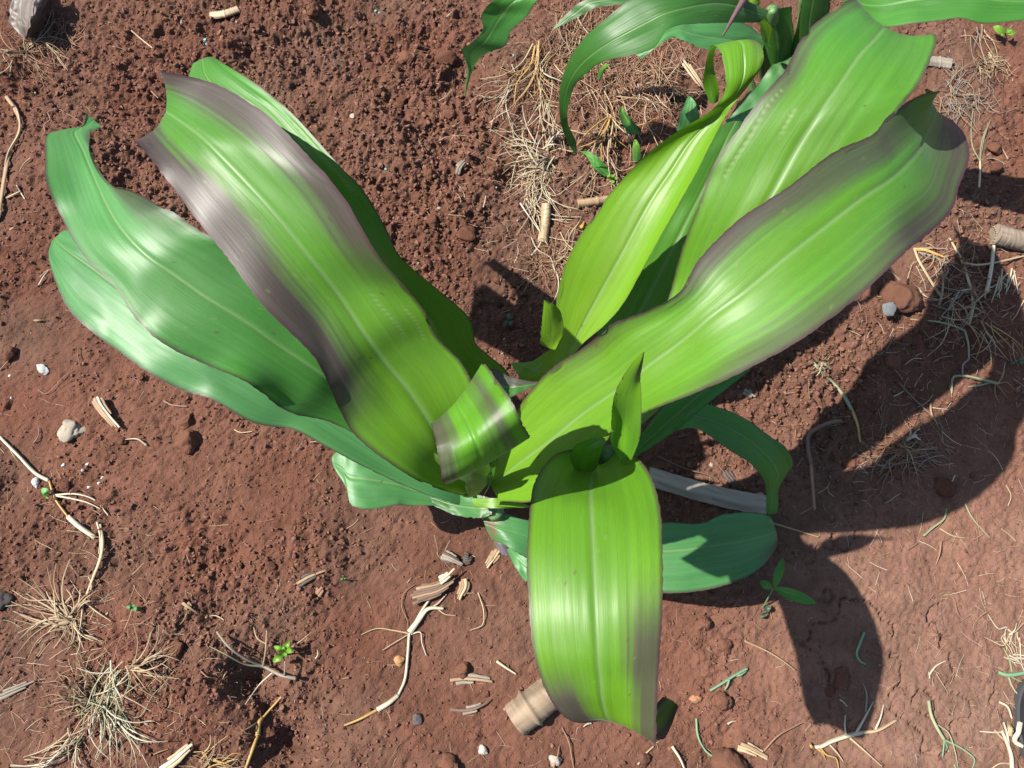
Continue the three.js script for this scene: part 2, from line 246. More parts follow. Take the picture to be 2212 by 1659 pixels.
leaf(plantA, 'leaf', 'blue green leaf at the far left with a nicked curled tip', [[960, 1062, 950, 1040, 940, 1000, 0.16, 0, 0], [743, 926, 775, 880, 810, 835, 0.2, 0.002, 0.004], [622, 889, 689, 805, 740, 725, 0.235, 0, 0.008], [538, 832, 605, 748, 665, 670, 0.255, 0.008, 0.008], [454, 795, 530, 695, 605, 610, 0.27, -0.006, 0.013], [363, 751, 440, 638, 540, 560, 0.284, -0.008, 0.014], [289, 687, 370, 588, 490, 525, 0.293, -0.008, 0.015], [242, 617, 319, 553, 425, 490, 0.297, -0.008, 0.016], [178, 553, 270, 505, 366, 452, 0.297, -0.008, 0.016], [134, 480, 235, 454, 302, 425, 0.29, -0.008, 0.015], [108, 403, 200, 378, 228, 394, 0.275, -0.006, 0.012], [99, 336, 178, 325, 198, 338, 0.252, -0.006, 0.008], [106, 288, 160, 283, 194, 286, 0.225, 0, 0.006], [168, 284, 188, 270, 207, 280, 0.215, 0.004, 0.006], [190, 249, 202, 258, 222, 276, 0.21, 0, 0]],
  { seed: 7, c0: C.mid, c1: C.blue, waves: 14, wave: 0.006, pur: [[1, 0.55, 0.55, 0.86, 0.7]] });
leaf(plantA, 'leaf', 'long low blue green leaf under the far left one', [[1016, 1097, 1030, 1075, 1030, 1050, 0.1, 0, 0], [936, 1074, 950, 1040, 950, 1005, 0.125, 0, 0], [811, 1022, 840, 975, 860, 930, 0.145, 0, 0], [716, 973, 750, 915, 770, 870, 0.16, 0, 0], [632, 928, 675, 865, 700, 815, 0.175, -0.003, 0.006], [544, 912, 590, 835, 620, 780, 0.19, -0.005, 0.008], [454, 862, 500, 785, 540, 720, 0.203, -0.006, 0.01], [386, 839, 430, 740, 450, 680, 0.21, -0.008, 0.01], [319, 805, 355, 700, 380, 640, 0.214, -0.008, 0.01], [252, 758, 290, 645, 320, 590, 0.214, -0.008, 0.01], [202, 721, 240, 610, 270, 550, 0.21, -0.008, 0.01], [149, 668, 200, 580, 230, 520, 0.203, -0.006, 0.008], [118, 597, 150, 545, 190, 510, 0.195, -0.004, 0.004], [107, 553, 122, 522, 150, 497, 0.185, 0, 0], [112, 522, 125, 508, 137, 498, 0.178, 0, 0]],
  { seed: 9, c0: C.blue, c1: C.blue, waves: 12, wave: 0.005 });
leaf(plantA, 'leaf', 'short blue green leaf with a torn end, lower left', [
  [1000, 1095, 1000, 1080, 1000, 1060, .075], [900, 1092, 900, 1060, 900, 1020, .088], [850, 1093, 850, 1045, 855, 1000, .095], [800, 1103, 792, 1035, 800, 970, .10], [758, 1090, 755, 1030, 760, 962, .10], [748, 1055, 738, 1012, 738, 962, .098], [722, 1012, 718, 1000, 717, 985, .094]], { seed: 11, c0: C.blue, c1: C.blue, wave: 0.003, na: 30, dents: 0.0006, pleat: 0.4 });
leaf(plantA, 'leaf', 'shaded lower leaf with a rusty base beside the stem', [[1062, 1112, 1064, 1096, 1066, 1076, .125], [1035, 1120, 1034, 1098, 1030, 1068, .12], [985, 1114, 978, 1090, 968, 1058, .105], [938, 1094, 930, 1075, 925, 1050, .10]], { seed: 13, c0: C.blue, c1: C.deep, rust: 0.45, na: 24 });
leaf(plantA, 'leaf', 'broad leaf reaching to the upper right, its end folding down', [[1060, 1010, 1062, 1050, 1083, 1085, 0.2, 0.012, 0.01], [1112, 895, 1122, 1000, 1160, 1085, 0.235, 0.012, 0.01], [1160, 828, 1190, 950, 1215, 1040, 0.265, 0.01, 0.008], [1198, 788, 1260, 893, 1265, 985, 0.29, 0.008, 0.008], [1272, 741, 1330, 845, 1330, 925, 0.315, 0.006, 0.009], [1320, 700, 1400, 790, 1400, 889, 0.34, 0.004, 0.01], [1400, 668, 1477, 734, 1500, 850, 0.36, 0.002, 0.011], [1466, 630, 1540, 682, 1590, 811, 0.376, 0, 0.012], [1513, 553, 1610, 630, 1704, 751, 0.388, -0.002, 0.012], [1600, 468, 1700, 555, 1800, 685, 0.396, -0.002, 0.01], [1700, 405, 1785, 488, 1880, 620, 0.398, 0, 0.006], [1800, 330, 1862, 428, 1949, 553, 0.396, 0.004, 0], [1888, 284, 1922, 388, 1998, 512, 0.388, 0.008, -0.004], [1918, 250, 1960, 355, 2054, 460, 0.374, 0.012, -0.008], [1970, 216, 1988, 322, 2066, 410, 0.354, 0.02, -0.014], [2034, 188, 2003, 290, 2089, 345, 0.33, 0.032, -0.022], [2020, 195, 2016, 262, 2078, 292, 0.3, 0.03, -0.03], [1995, 190, 2025, 240, 2057, 259, 0.265, 0.03, -0.02]],
  { seed: 15, c0: C.lime, c1: C.mid, pur: [[1, 0.80, 0.36, 0.7, 0.7], [1, 0.62, 0.62, 1.2, 0.9], [-1, 0.40, 0.42, 0.80, 0.75], [-1, 0.75, 0.2, 0.6, 0.7], [1, 0.35, 0.88, 1.2, 0.8]], waves: 11, wave: 0.006, nl: 230 });
leaf(plantA, 'leaf', 'young leaf folded over the centre of the plant with brown purple margins', [[1010, 1020, 1040, 1020, 1075, 1005, 0.26, 0, 0], [985, 960, 1025, 925, 1075, 890, 0.32, -.004, .004], [934, 914, 985, 868, 1043, 783, 0.395, -.004, .01], [938, 945, 1006, 905, 1078, 825, 0.418, -.008, .008], [944, 975, 1022, 938, 1103, 860, 0.425, -.012, .012], [951, 1012, 1034, 972, 1128, 912, 0.42, -.010, .010], [959, 1045, 1045, 1005, 1146, 944, 0.398, .0, .0], [985, 1036, 1048, 1000, 1118, 938, 0.35, 0, 0]],
  { seed: 17, c0: C.young, c1: C.young, pur: [[-1, 0.55, 0.2, 1.2, 0.8], [1, 0.40, 0.2, 1.2, 0.75, 0.75]], wave: 0.001, rib: 0.2, dents: 0.0003, pleat: 0.3 });
leaf(plantA, 'leaf', 'dark narrow leaf strip pointing right behind the folded leaf', [[1020, 905, 1030, 890, 1040, 860, .24], [1060, 880, 1062, 840, 1055, 798, .265], [1110, 855, 1112, 836, 1110, 816, .268], [1158, 831, 1160, 829, 1161, 827, .268]], { seed: 19, c0: C.mid, c1: C.deep, pur: [[1, 0.0, 0.3, 1.2, 0.8]], na: 20 });
leaf(plantA, 'leaf', 'pale lime leaf lobe in front of the whorl', [[1020, 1076, 1022, 1086, 1028, 1095, .14], [1062, 1076, 1062, 1088, 1062, 1098, .15], [1100, 1076, 1102, 1088, 1104, 1098, .15], [1146, 1094, 1147, 1095, 1147, 1096, .145]], { seed: 21, c0: C.lime, c1: C.lime, na: 16, wave: 0.001 });
leaf(plantA, 'leaf', 'rolled inner leaf in the throat of the plant', [[990, 1062, 1010, 1075, 1040, 1062, .18, .02, .02], [975, 1040, 1020, 1060, 1062, 1035, .21, .02, .02], [940, 1000, 1015, 1035, 1062, 1015, .25, .015, .01], [936, 975, 1000, 1010, 1058, 1000, .28]], { seed: 23, c0: C.lime, c1: C.young, na: 30 });
leaf(plantA, 'leaf', 'upright inner leaf edge beside the throat', [[1040, 1078, 1045, 1070, 1050, 1060, .17], [1052, 1055, 1060, 1045, 1066, 1032, .21], [1058, 1030, 1064, 1015, 1072, 1000, .25], [1064, 985, 1068, 980, 1072, 975, .28]], { seed: 25, c0: C.young, c1: C.mid, na: 14 });
leaf(plantA, 'leaf', 'wide low leaf running right under the arching leaf, its end twisted', [
  [1038, 1096, 1046, 1130, 1062, 1168, .105, 0, -.01], [1090, 1108, 1096, 1146, 1098, 1182, .11], [1150, 1124, 1152, 1162, 1136, 1206, .105], [1250, 1130, 1250, 1180, 1230, 1250, .08], [1350, 1135, 1350, 1190, 1340, 1270, .09], [1440, 1128, 1450, 1190, 1440, 1282, .095], [1510, 1130, 1520, 1182, 1530, 1274, .095], [1563, 1109, 1590, 1172, 1610, 1249, .09], [1620, 1106, 1640, 1162, 1655, 1216, .08], [1662, 1112, 1676, 1150, 1680, 1178, .066], [1662, 1122, 1670, 1148, 1672, 1165, .05]],
  { seed: 27, c0: C.blue, c1: C.blue, rust: 0.13, pur: [[1, 0.4, 0.82, 1.2, 0.8]] });
leaf(plantA, 'leaf', 'lowest leaf at the foot of the stem', [[1098, 1172, 1094, 1180, 1096, 1190, .02], [1120, 1180, 1118, 1205, 1112, 1225, .035], [1160, 1200, 1155, 1235, 1140, 1262, .04], [1230, 1230, 1220, 1260, 1200, 1290, .045]], { seed: 29, c0: C.blue, c1: C.blue, rust: 0.1, na: 20 });

// plant two: in front, its leaf hangs to the bottom of the picture
const plantB = thing('maize_plant', 'maize plant with an upright rolled leaf and a wide leaf arching down towards the front', 'maize plant', G(1275, 1095));
part(plantB, 'stem', tubeGeo([G(1275, 1098, -0.01), P(1285, 1050, 0.09), P(1300, 1010, 0.19), P(1315, 985, 0.28)], 0.012, 0.009, { s: 14, n: 20 }), stemMat);
leaf(plantB, 'leaf', 'wide leaf arching down to the front, purple towards its tip', [[1262, 965, 1290, 1000, 1335, 965, 0.27, 0.01, 0.01], [1198, 982, 1281, 1022, 1370, 980, 0.305, 0.004, 0.01], [1156, 1035, 1276, 1062, 1408, 1028, 0.338, -0.006, 0.01], [1143, 1106, 1278, 1106, 1429, 1104, 0.358, -0.01, 0.009], [1137, 1200, 1283, 1200, 1433, 1190, 0.374, -0.012, 0.008], [1141, 1300, 1287, 1310, 1434, 1290, 0.381, -0.012, 0.008], [1150, 1400, 1292, 1410, 1429, 1390, 0.378, -0.01, 0.006], [1171, 1476, 1297, 1470, 1423, 1470, 0.37, -0.006, 0.005], [1198, 1526, 1303, 1520, 1419, 1540, 0.36, 0, 0.004], [1240, 1560, 1318, 1558, 1418, 1606, 0.344, 0.004, 0.006], [1310, 1556, 1360, 1560, 1420, 1600, 0.322, 0, 0.006], [1385, 1548, 1412, 1550, 1440, 1590, 0.305, 0, 0.01], [1432, 1505, 1450, 1512, 1466, 1525, 0.295, 0.01, 0.01]],
  { seed: 31, c0: C.young, c1: C.lime, pur: [[-1, 0.45, 0.58, 1.2, 0.92], [1, 0.52, 0.42, 1.2, 0.85], [1, -0.8, 0.80, 1.2, 0.5]], wave: 0.002, waves: 6, dents: 0.0005 });
leaf(plantB, 'rolled_leaf', 'upright spoon shaped rolled young leaf with a pointed tip', [[1335, 990, 1350, 1004, 1366, 990, 0.322, 0.004, 0.01], [1319, 958, 1347, 968, 1382, 948, 0.332, 0.006, 0.026], [1320, 910, 1350, 915, 1386, 905, 0.35, 0.006, 0.032], [1324, 862, 1354, 868, 1386, 855, 0.38, -0.002, 0.022], [1340, 822, 1364, 830, 1384, 815, 0.407, -0.006, 0.01], [1366, 785, 1378, 792, 1389, 782, 0.435, -0.002, 0.004], [1390, 760, 1391, 760, 1392, 760, 0.45, 0, 0]],
  { seed: 33, c0: C.young, c1: C.lime, pur: [[1, 0.3, 0.7, 1.2, 0.8]], wave: 0.0005, rib: 0.2, na: 30, dents: 0.0004 });
leaf(plantB, 'rolled_leaf', 'small rolled leaf in the throat of the plant', [[1240, 1015, 1262, 1030, 1290, 1010, 0.295, .01, .01], [1232, 985, 1262, 1000, 1300, 980, 0.315, .012, .012], [1245, 960, 1270, 968, 1310, 955, 0.332, .008, .008], [1290, 945, 1300, 945, 1318, 940, 0.335, 0, 0]], { seed: 35, c0: C.young, c1: C.young, na: 24, rib: 0.2 });
leaf(plantB, 'leaf', 'big leaf with a square bent over end reaching to the upper right corner', [[1290, 930, 1310, 950, 1340, 960, 0.23, 0, 0], [1330, 850, 1380, 870, 1430, 880, 0.255, 0, 0], [1400, 740, 1470, 745, 1560, 760, 0.28, -0.002, 0.004], [1445, 640, 1550, 612, 1680, 610, 0.3, -0.006, 0.008], [1472, 538, 1600, 520, 1760, 500, 0.322, -0.01, 0.011], [1513, 430, 1661, 427, 1830, 400, 0.343, -0.012, 0.012], [1546, 346, 1721, 319, 1890, 310, 0.362, -0.012, 0.012], [1630, 229, 1771, 242, 1956, 218, 0.376, -0.012, 0.012], [1691, 158, 1815, 180, 1987, 181, 0.382, -0.01, 0.01], [1731, 81, 1855, 122, 2008, 138, 0.382, -0.006, 0.008], [1780, 30, 1890, 84, 2020, 100, 0.375, 0, 0.006], [1848, -14, 1910, 60, 2013, 79, 0.36, 0.006, 0.006], [1858, 0, 1905, 75, 1995, 95, 0.31, 0, 0]],
  { seed: 37, c0: C.lime, c1: C.mid, pur: [[-1, 0.8, 0.5, 0.95, 0.8]], waves: 8, wave: 0.004, rows: [[-0.78, 0.45, 0.64], [-0.35, 0.52, 0.6]] });
leaf(plantB, 'leaf', 'leaf in the shade under the broad right leaf', [[1368, 960, 1372, 975, 1378, 985, .20], [1420, 890, 1440, 915, 1455, 935, .215], [1480, 830, 1510, 855, 1530, 872, .23], [1560, 770, 1600, 785, 1620, 800, .24], [1640, 700, 1660, 715, 1680, 730, .24]], { seed: 39, c0: C.mid, c1: C.blue, na: 20 });
leaf(plantB, 'leaf', 'drooping narrow leaf at the right curling down to the soil', [
  [1375, 960, 1370, 975, 1365, 990, .17], [1420, 905, 1415, 935, 1400, 960, .18], [1470, 868, 1465, 900, 1450, 935, .18], [1516, 869, 1510, 900, 1495, 925, .175], [1570, 886, 1555, 915, 1525, 937, .168], [1613, 906, 1598, 938, 1570, 970, .158], [1657, 936, 1640, 968, 1613, 996, .145], [1697, 966, 1670, 1000, 1640, 1023, .13], [1714, 1000, 1682, 1025, 1649, 1040, .112], [1701, 1023, 1678, 1042, 1654, 1060, .10], [1682, 1057, 1668, 1068, 1655, 1082, .086], [1681, 1092, 1669, 1098, 1655, 1104, .07], [1678, 1108, 1668, 1111, 1660, 1112, .06]],
  { seed: 41, c0: C.mid, c1: C.mid, na: 30, wave: 0.002 });

// plant three: behind, with the pale leaf that ends in a curl
const plantC = thing('maize_plant', 'maize plant behind the other two with a pale leaf twisted and curled at its tip', 'maize plant', G(1180, 975));
part(plantC, 'stem', tubeGeo([G(1180, 975, -0.01), P(1184, 900, 0.07), P(1192, 830, 0.14)], 0.012, 0.009, { s: 14, n: 16 }), stemMat);
leaf(plantC, 'leaf', 'pale yellow green leaf with a thick midrib and a curled tip', [[1190, 830, 1200, 830, 1215, 820, 0.13, 0, 0], [1200, 745, 1228, 765, 1250, 752, 0.16, 0.002, 0.012], [1201, 690, 1258, 702, 1308, 700, 0.185, 0, 0.016], [1203, 640, 1292, 640, 1352, 648, 0.205, -0.004, 0.018], [1228, 553, 1345, 545, 1405, 552, 0.235, -0.008, 0.018], [1292, 448, 1402, 440, 1464, 446, 0.262, -0.008, 0.016], [1350, 380, 1452, 365, 1500, 382, 0.277, -0.008, 0.014], [1398, 334, 1490, 308, 1530, 323, 0.288, -0.006, 0.012], [1467, 282, 1530, 265, 1562, 262, 0.301, -0.004, 0.008], [1530, 243, 1560, 235, 1584, 227, 0.314, 0, 0.006], [1562, 205, 1588, 205, 1614, 189, 0.326, 0, 0], [1567, 165, 1606, 165, 1642, 150, 0.337, 0, 0], [1560, 123, 1606, 118, 1650, 118, 0.342, 0, 0], [1550, 104, 1598, 90, 1640, 93, 0.338, 0, 0], [1536, 99, 1566, 94, 1612, 84, 0.325, 0, 0], [1530, 112, 1535, 106, 1552, 98, 0.305, 0, 0], [1523, 145, 1530, 145, 1542, 140, 0.285, 0, 0], [1519, 182, 1533, 185, 1553, 192, 0.265, 0, 0], [1533, 220, 1541, 224, 1552, 218, 0.25, 0, 0]],
  { seed: 43, c0: C.yellow, c1: C.young, pur: [[1, 0.45, 0.66, 0.8, 0.5]], wave: 0.001, rib: 1.4, edge: 0.3, nl: 190 });
leaf(plantC, 'leaf', 'dark green leaf in shade between the pale leaf and the big one', [[1250, 800, 1290, 790, 1340, 770, .12], [1300, 700, 1380, 680, 1450, 690, .15], [1360, 560, 1450, 540, 1545, 565, .175], [1430, 420, 1520, 405, 1605, 425, .19], [1495, 330, 1570, 300, 1650, 315, .195], [1540, 285, 1590, 262, 1650, 285, .185]], { seed: 45, c0: C.young, c1: C.deep, edge: 0.3 });
leaf(plantC, 'leaf', 'small upright pointed lime leaf', [[1166, 742, 1185, 752, 1200, 755, 0.24, .004, .004], [1168, 712, 1192, 722, 1218, 715, 0.26, .004, .004], [1172, 680, 1190, 686, 1212, 676, 0.28, 0, 0], [1175, 650, 1184, 655, 1198, 658, 0.295, 0, 0], [1174, 648, 1176, 649, 1180, 649, 0.3, 0, 0]], { seed: 47, c0: C.yellow, c1: C.lime, na: 20, edge: 0.3 });
leaf(plantC, 'leaf', 'short lime leaf folded towards the left', [[1164, 826, 1190, 800, 1214, 736, 0.22, 0, 0], [1130, 822, 1160, 800, 1186, 755, 0.235, 0, 0], [1112, 800, 1130, 790, 1150, 780, 0.24, 0, 0], [1103, 785, 1108, 784, 1112, 783, 0.235, 0, 0]], { seed: 49, c0: C.yellow, c1: C.young, na: 20, edge: 0.3 });

// plant four: at the top, its foot just inside the picture
const plantD = thing('maize_plant', 'maize plant at the top edge with dark arching leaves and crowded stems', 'maize plant', G(1695, 215));
for (const [a, b, c, d, h, r] of [[1690, 240, 1668, 20, 0.17, 0.009], [1720, 190, 1740, -10, 0.14, 0.009], [1660, 230, 1640, 90, 0.12, 0.007], [1650, 260, 1600, 120, 0.07, 0.006]]) part(plantD, 'stem', tubeGeo([G(a, b, -0.01), P((a + c) / 2, (b + d) / 2, h / 2), P(c, d, h)], r, r * 0.75, { s: 12, n: 12 }), stemMat);
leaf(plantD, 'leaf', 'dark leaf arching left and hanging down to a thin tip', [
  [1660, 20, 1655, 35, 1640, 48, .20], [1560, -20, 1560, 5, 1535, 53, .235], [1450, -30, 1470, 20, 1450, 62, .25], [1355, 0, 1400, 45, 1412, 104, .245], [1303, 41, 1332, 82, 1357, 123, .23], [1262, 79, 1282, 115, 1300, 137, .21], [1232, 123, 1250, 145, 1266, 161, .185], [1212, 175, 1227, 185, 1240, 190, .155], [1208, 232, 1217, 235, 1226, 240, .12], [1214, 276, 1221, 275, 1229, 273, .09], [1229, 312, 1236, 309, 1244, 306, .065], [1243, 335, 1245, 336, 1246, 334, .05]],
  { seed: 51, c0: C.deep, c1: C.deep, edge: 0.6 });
leaf(plantD, 'leaf', 'paler leaf under the dark arching one', [[1650, 75, 1650, 98, 1640, 122, .12], [1590, 48, 1580, 85, 1560, 114, .145], [1500, 40, 1500, 75, 1500, 100, .16], [1450, 40, 1455, 65, 1455, 80, .165], [1405, 75, 1410, 95, 1412, 107, .16], [1368, 105, 1375, 117, 1385, 127, .15]], { seed: 53, c0: C.blue, c1: C.blue, na: 30 });
leaf(plantD, 'leaf', 'twisted leaf hanging in from the top edge with a yellowed tip', [
  [1150, -60, 1190, -50, 1235, -40, .22], [1070, -2, 1115, -3, 1167, 0, .215], [1040, 30, 1085, 30, 1137, 37, .20], [1042, 64, 1065, 62, 1104, 67, .185], [1020, 90, 1045, 92, 1092, 97, .17], [997, 107, 1020, 112, 1050, 115, .152], [1003, 126, 1015, 131, 1032, 132, .13], [1009, 150, 1014, 153, 1020, 153, .105], [1006, 180, 1009, 181, 1012, 180, .085], [1003, 206, 1004, 207, 1005, 206, .07]], { seed: 55, c0: C.mid, c1: C.blue, na: 30, wave: 0.003 });
leaf(plantD, 'leaf', 'narrow dark leaf tip at the top edge', [[1370, -20, 1365, -5, 1360, 8, .15], [1272, -4, 1280, 6, 1290, 17, .14], [1228, 26, 1236, 33, 1246, 39, .125], [1193, 64, 1194, 65, 1195, 65, .11]], { seed: 57, c0: C.deep, c1: C.deep, na: 14 });
leaf(plantD, 'leaf', 'long sunlit leaf crossing the top right corner', [
  [1790, -45, 1815, -10, 1835, 35, .22], [1890, -35, 1895, 10, 1905, 60, .255], [1990, -45, 1985, 0, 1973, 50, .275], [2080, -50, 2075, -5, 2057, 40, .285], [2160, -50, 2150, 0, 2124, 50, .288], [2260, -40, 2250, 5, 2235, 46, .282], [2350, -20, 2345, 5, 2340, 35, .27]], { seed: 59, c0: C.mid, c1: C.mid });
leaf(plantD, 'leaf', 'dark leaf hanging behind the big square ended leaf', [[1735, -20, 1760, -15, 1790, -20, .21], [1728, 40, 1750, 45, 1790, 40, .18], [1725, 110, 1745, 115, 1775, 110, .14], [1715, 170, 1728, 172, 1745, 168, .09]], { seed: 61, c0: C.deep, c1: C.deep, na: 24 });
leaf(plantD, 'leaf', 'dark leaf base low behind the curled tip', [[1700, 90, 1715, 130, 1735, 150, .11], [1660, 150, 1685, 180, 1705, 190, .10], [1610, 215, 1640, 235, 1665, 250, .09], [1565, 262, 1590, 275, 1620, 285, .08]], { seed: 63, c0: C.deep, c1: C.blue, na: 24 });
leaf(plantD, 'leaf', 'small blue green leaf folded low beside the pale leaf', [[1460, 282, 1480, 285, 1512, 275, .03], [1468, 250, 1488, 250, 1512, 255, .05], [1482, 215, 1492, 214, 1506, 228, .06], [1486, 208, 1490, 208, 1496, 212, .06]], { seed: 65, c0: C.blue, c1: C.blue, na: 16 });
part(plantD, 'rolled_leaf', tubeGeo([P(1612, -8, 0.22), P(1590, 28, 0.25), P(1562, 76, 0.275)], 0.0042, 0.0008, { s: 8, n: 10 }), new THREE.MeshStandardMaterial({ color: lin(0.10, 0.05, 0.055), map: fibreTex, roughness: 0.6 }), 'dark purple rolled leaf tip');
leaf(plantD, 'leaf', 'upright lime shoot between the stems', [[1617, -10, 1630, -5, 1642, -10, .2], [1618, 15, 1630, 18, 1640, 12, .19], [1626, 34, 1629, 35, 1632, 34, .17]], { seed: 67, c0: C.yellow, c1: C.lime, na: 12 });
leaf(plantD, 'leaf', 'yellow green sheath tapering to a spike', [[1628, 38, 1640, 40, 1652, 42, .19], [1645, 62, 1655, 64, 1668, 60, .17], [1652, 90, 1657, 92, 1662, 90, .15], [1664, 102, 1665, 102, 1666, 102, .14]], { seed: 69, c0: C.yellow, c1: C.young, na: 12 });

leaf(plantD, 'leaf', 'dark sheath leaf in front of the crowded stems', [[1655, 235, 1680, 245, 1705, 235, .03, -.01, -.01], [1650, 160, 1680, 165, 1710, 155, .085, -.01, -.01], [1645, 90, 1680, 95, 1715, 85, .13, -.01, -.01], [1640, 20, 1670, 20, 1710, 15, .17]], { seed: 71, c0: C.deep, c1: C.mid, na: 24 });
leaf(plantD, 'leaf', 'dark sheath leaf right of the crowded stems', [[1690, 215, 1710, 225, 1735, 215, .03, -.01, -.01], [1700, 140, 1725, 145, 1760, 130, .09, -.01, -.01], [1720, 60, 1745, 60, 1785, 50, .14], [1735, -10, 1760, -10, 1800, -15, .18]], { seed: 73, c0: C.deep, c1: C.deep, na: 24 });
leaf(plantD, 'leaf', 'low blue green leaf spread in front of the stems', [[1565, 275, 1620, 285, 1680, 275, .03], [1585, 238, 1630, 238, 1685, 228, .045], [1620, 195, 1650, 195, 1700, 180, .06]], { seed: 75, c0: C.deep, c1: C.blue, na: 24 });
// ---------------------------------------------------------------- loose soil: clods, stones, crumbs, fibres
function clodGeo(seed, detail, flat = 0.75, jag = 0.35) {
  let g = new THREE.IcosahedronGeometry(1, detail); g.deleteAttribute('uv'); g.deleteAttribute('normal'); g = mergeVertices(g, 1e-4);
  const p = g.attributes.position, uv = [], v = V(0, 0, 0), cuts = [], R = rng(seed * 77 + 5);
  for (let k = 0; k < 5; k++) cuts.push([V(R() * 2 - 1, R() * 1.6 - 0.4, R() * 2 - 1).normalize(), 0.62 + 0.25 * R()]);
  for (let i = 0; i < p.count; i++) {
    v.fromBufferAttribute(p, i);
    const n = noise(v.x * 1.6 + seed * 9, v.y * 1.6 + v.z * 1.1 + seed, seed) * jag + noise(v.x * 4 + v.z * 2, v.y * 4 - v.z * 3 + seed, seed + 1) * jag * 0.35 + (detail > 2 ? noise(v.x * 11 + v.z * 4, v.y * 11 + v.z * 8, seed + 2) * jag * 0.22 : 0);
    v.multiplyScalar(1 + n); for (const [d, k] of cuts) { const q = v.dot(d); if (q > k) v.addScaledVector(d, (k - q) * 0.8); }
    p.setXYZ(i, v.x, v.y * flat, v.z); uv.push(v.x * 0.05 + v.y * 0.02, v.z * 0.05 + v.y * 0.02);
  }
  g.setAttribute('uv', new THREE.Float32BufferAttribute(uv, 2)); g.computeVertexNormals(); return g;
}
const clodShapes = [0, 1, 2, 3, 4, 5].map((k) => clodGeo(k + 1, 4)), crumbShapes = [0, 1, 2, 3].map((k) => clodGeo(k + 20, 1, 0.75, 0.75));
const soilTones = [0, 1, 2, 3].map((k) => { const m = clodMat.clone(); m.color = lin(...[[0.108, 0.049, 0.032], [0.095, 0.043, 0.028], [0.124, 0.058, 0.038], [0.108, 0.052, 0.035]][k]); return m; });
const place = (X, Y) => ['top', 'middle', 'bottom'][Math.min(2, Math.floor(Y / 553))] + ' ' + ['far left', 'left', 'right', 'far right'][Math.min(3, Math.floor(X / 553))] + ' of the picture';
function clod(label, X, Y, size, o = {}) { // size on the survey grid, across
  const R = rng(Math.round(X * 31 + Y * 17)), r = size / 2 / FOCAL * EYE * 1.12, p = G(X, Y);
  const m = mesh(numbered(o.name ?? 'soil_clod'), o.geo ?? clodShapes[Math.floor(R() * 6)], o.mat ?? soilTones[Math.floor(R() * 4)], scene);
  p.y += r * (o.sink ?? 0.28); m.position.copy(p); m.rotation.set((R() - 0.5) * 0.5, R() * 6.3, (R() - 0.5) * 0.5); m.scale.set(r * (o.sx ?? 0.9 + 0.3 * R()), r * (o.sy ?? 0.85 + 0.3 * R()), r * (o.sz ?? 0.85 + 0.2 * R()));
  m.userData = { label, category: o.cat ?? 'soil clod' }; if (o.group) m.userData.group = o.group; return m;
}
clod('largest soil clod, with a grey chip on it, right of the broad leaf end', 1946, 648, 84, { sink: 0.3, geo: clodShapes[1] });
clod('flat topped soil clod cut off by the bottom edge, right of centre', 1575, 1650, 58, { sink: 0.35 });
clod('rounded soil clod left of the stems, above a patch of crumbs', 407, 955, 52, { sink: 0.15 });
clod('soil clod with a dark shadow in the lower left, above the straw tuft', 378, 1408, 40);
clod('reddish clod below the pulled straw tuft at the top', 1008, 128 + 380, 46);
clod('soil clod with a shadow behind it at the upper middle', 880, 132, 60, { sink: 0.1 });
clod('soil clod beside the dark pit at the upper middle', 966, 128, 44);
clod('soil clod near the top middle left of the hanging leaf tip', 868, 150 + 70, 34);
clod('angular clod under the torn straw in the lower middle', 1000, 1455 - 8, 32);
clod('clod in the leaf shadow at the right middle', 2040, 1055, 46);
clod('clod in the leaf shadow near the lower right of the shade', 1818, 1465, 32);
clod('angular clod at the lower right beside the shade', 1560, 1515, 36, { mat: soilTones[2] });
clod('round clod low in the bottom middle under the leaf tip', 1390, 1600 + 40, 26);
clod('small round clod at the bottom edge left of the white pebble', 972, 1652, 34);
clod('small flat clod beside the left stick', 402, 912, 30, { sink: 0.1, mat: soilTones[2] });
clod('brown stone at the right edge of the broad leaf', 2108, 318, 28);
clod('brown stone, larger of two, right of the broad leaf', 2146, 322, 34);
clod('pale brown flat stone lit at the right of the shade', 2150, 345 + 20, 30);
clod('orange pebble beside the long straw in the lower middle', 863, 1427, 22, { name: 'pebble', cat: 'pebble', mat: stoneMat(0.62, 0.31, 0.12) });
clod('white pebble at the bottom edge in the middle', 1043, 1620, 22, { name: 'pebble', cat: 'pebble', mat: stoneMat(0.78, 0.72, 0.6), sx: 0.8 });
clod('pale grey pebble at the bottom edge right of the white one', 1199, 1642, 22, { name: 'pebble', cat: 'pebble', mat: stoneMat(0.55, 0.46, 0.38) });
clod('dark grey pebble in the lower middle', 900, 1553, 19, { name: 'pebble', cat: 'pebble', mat: stoneMat(0.16, 0.13, 0.13) });
clod('white angular chip of stone at the left', 95, 799, 24, { name: 'stone_chip', cat: 'stone', mat: stoneMat(0.6, 0.62, 0.6), sy: 0.5 });
clod('pale rough lump of dry crust at the left', 155, 925, 58, { name: 'crust_lump', cat: 'lump', mat: stoneMat(0.52, 0.44, 0.34), geo: clodGeo(31, 5, 0.5, 0.55), sink: 0.05 });
clod('whitish crumb beside the round cotyledon at the left', 80, 1044, 20, { name: 'stone_chip', cat: 'stone', mat: stoneMat(0.7, 0.68, 0.66) });
clod('orange brown pebble at the lower right', 1502, 1510, 18, { name: 'pebble', cat: 'pebble', mat: stoneMat(0.5, 0.22, 0.11) });
clod('dark brown knob of soil at the far left edge', 8, 1295, 40, { mat: stoneMat(0.1, 0.075, 0.065) });
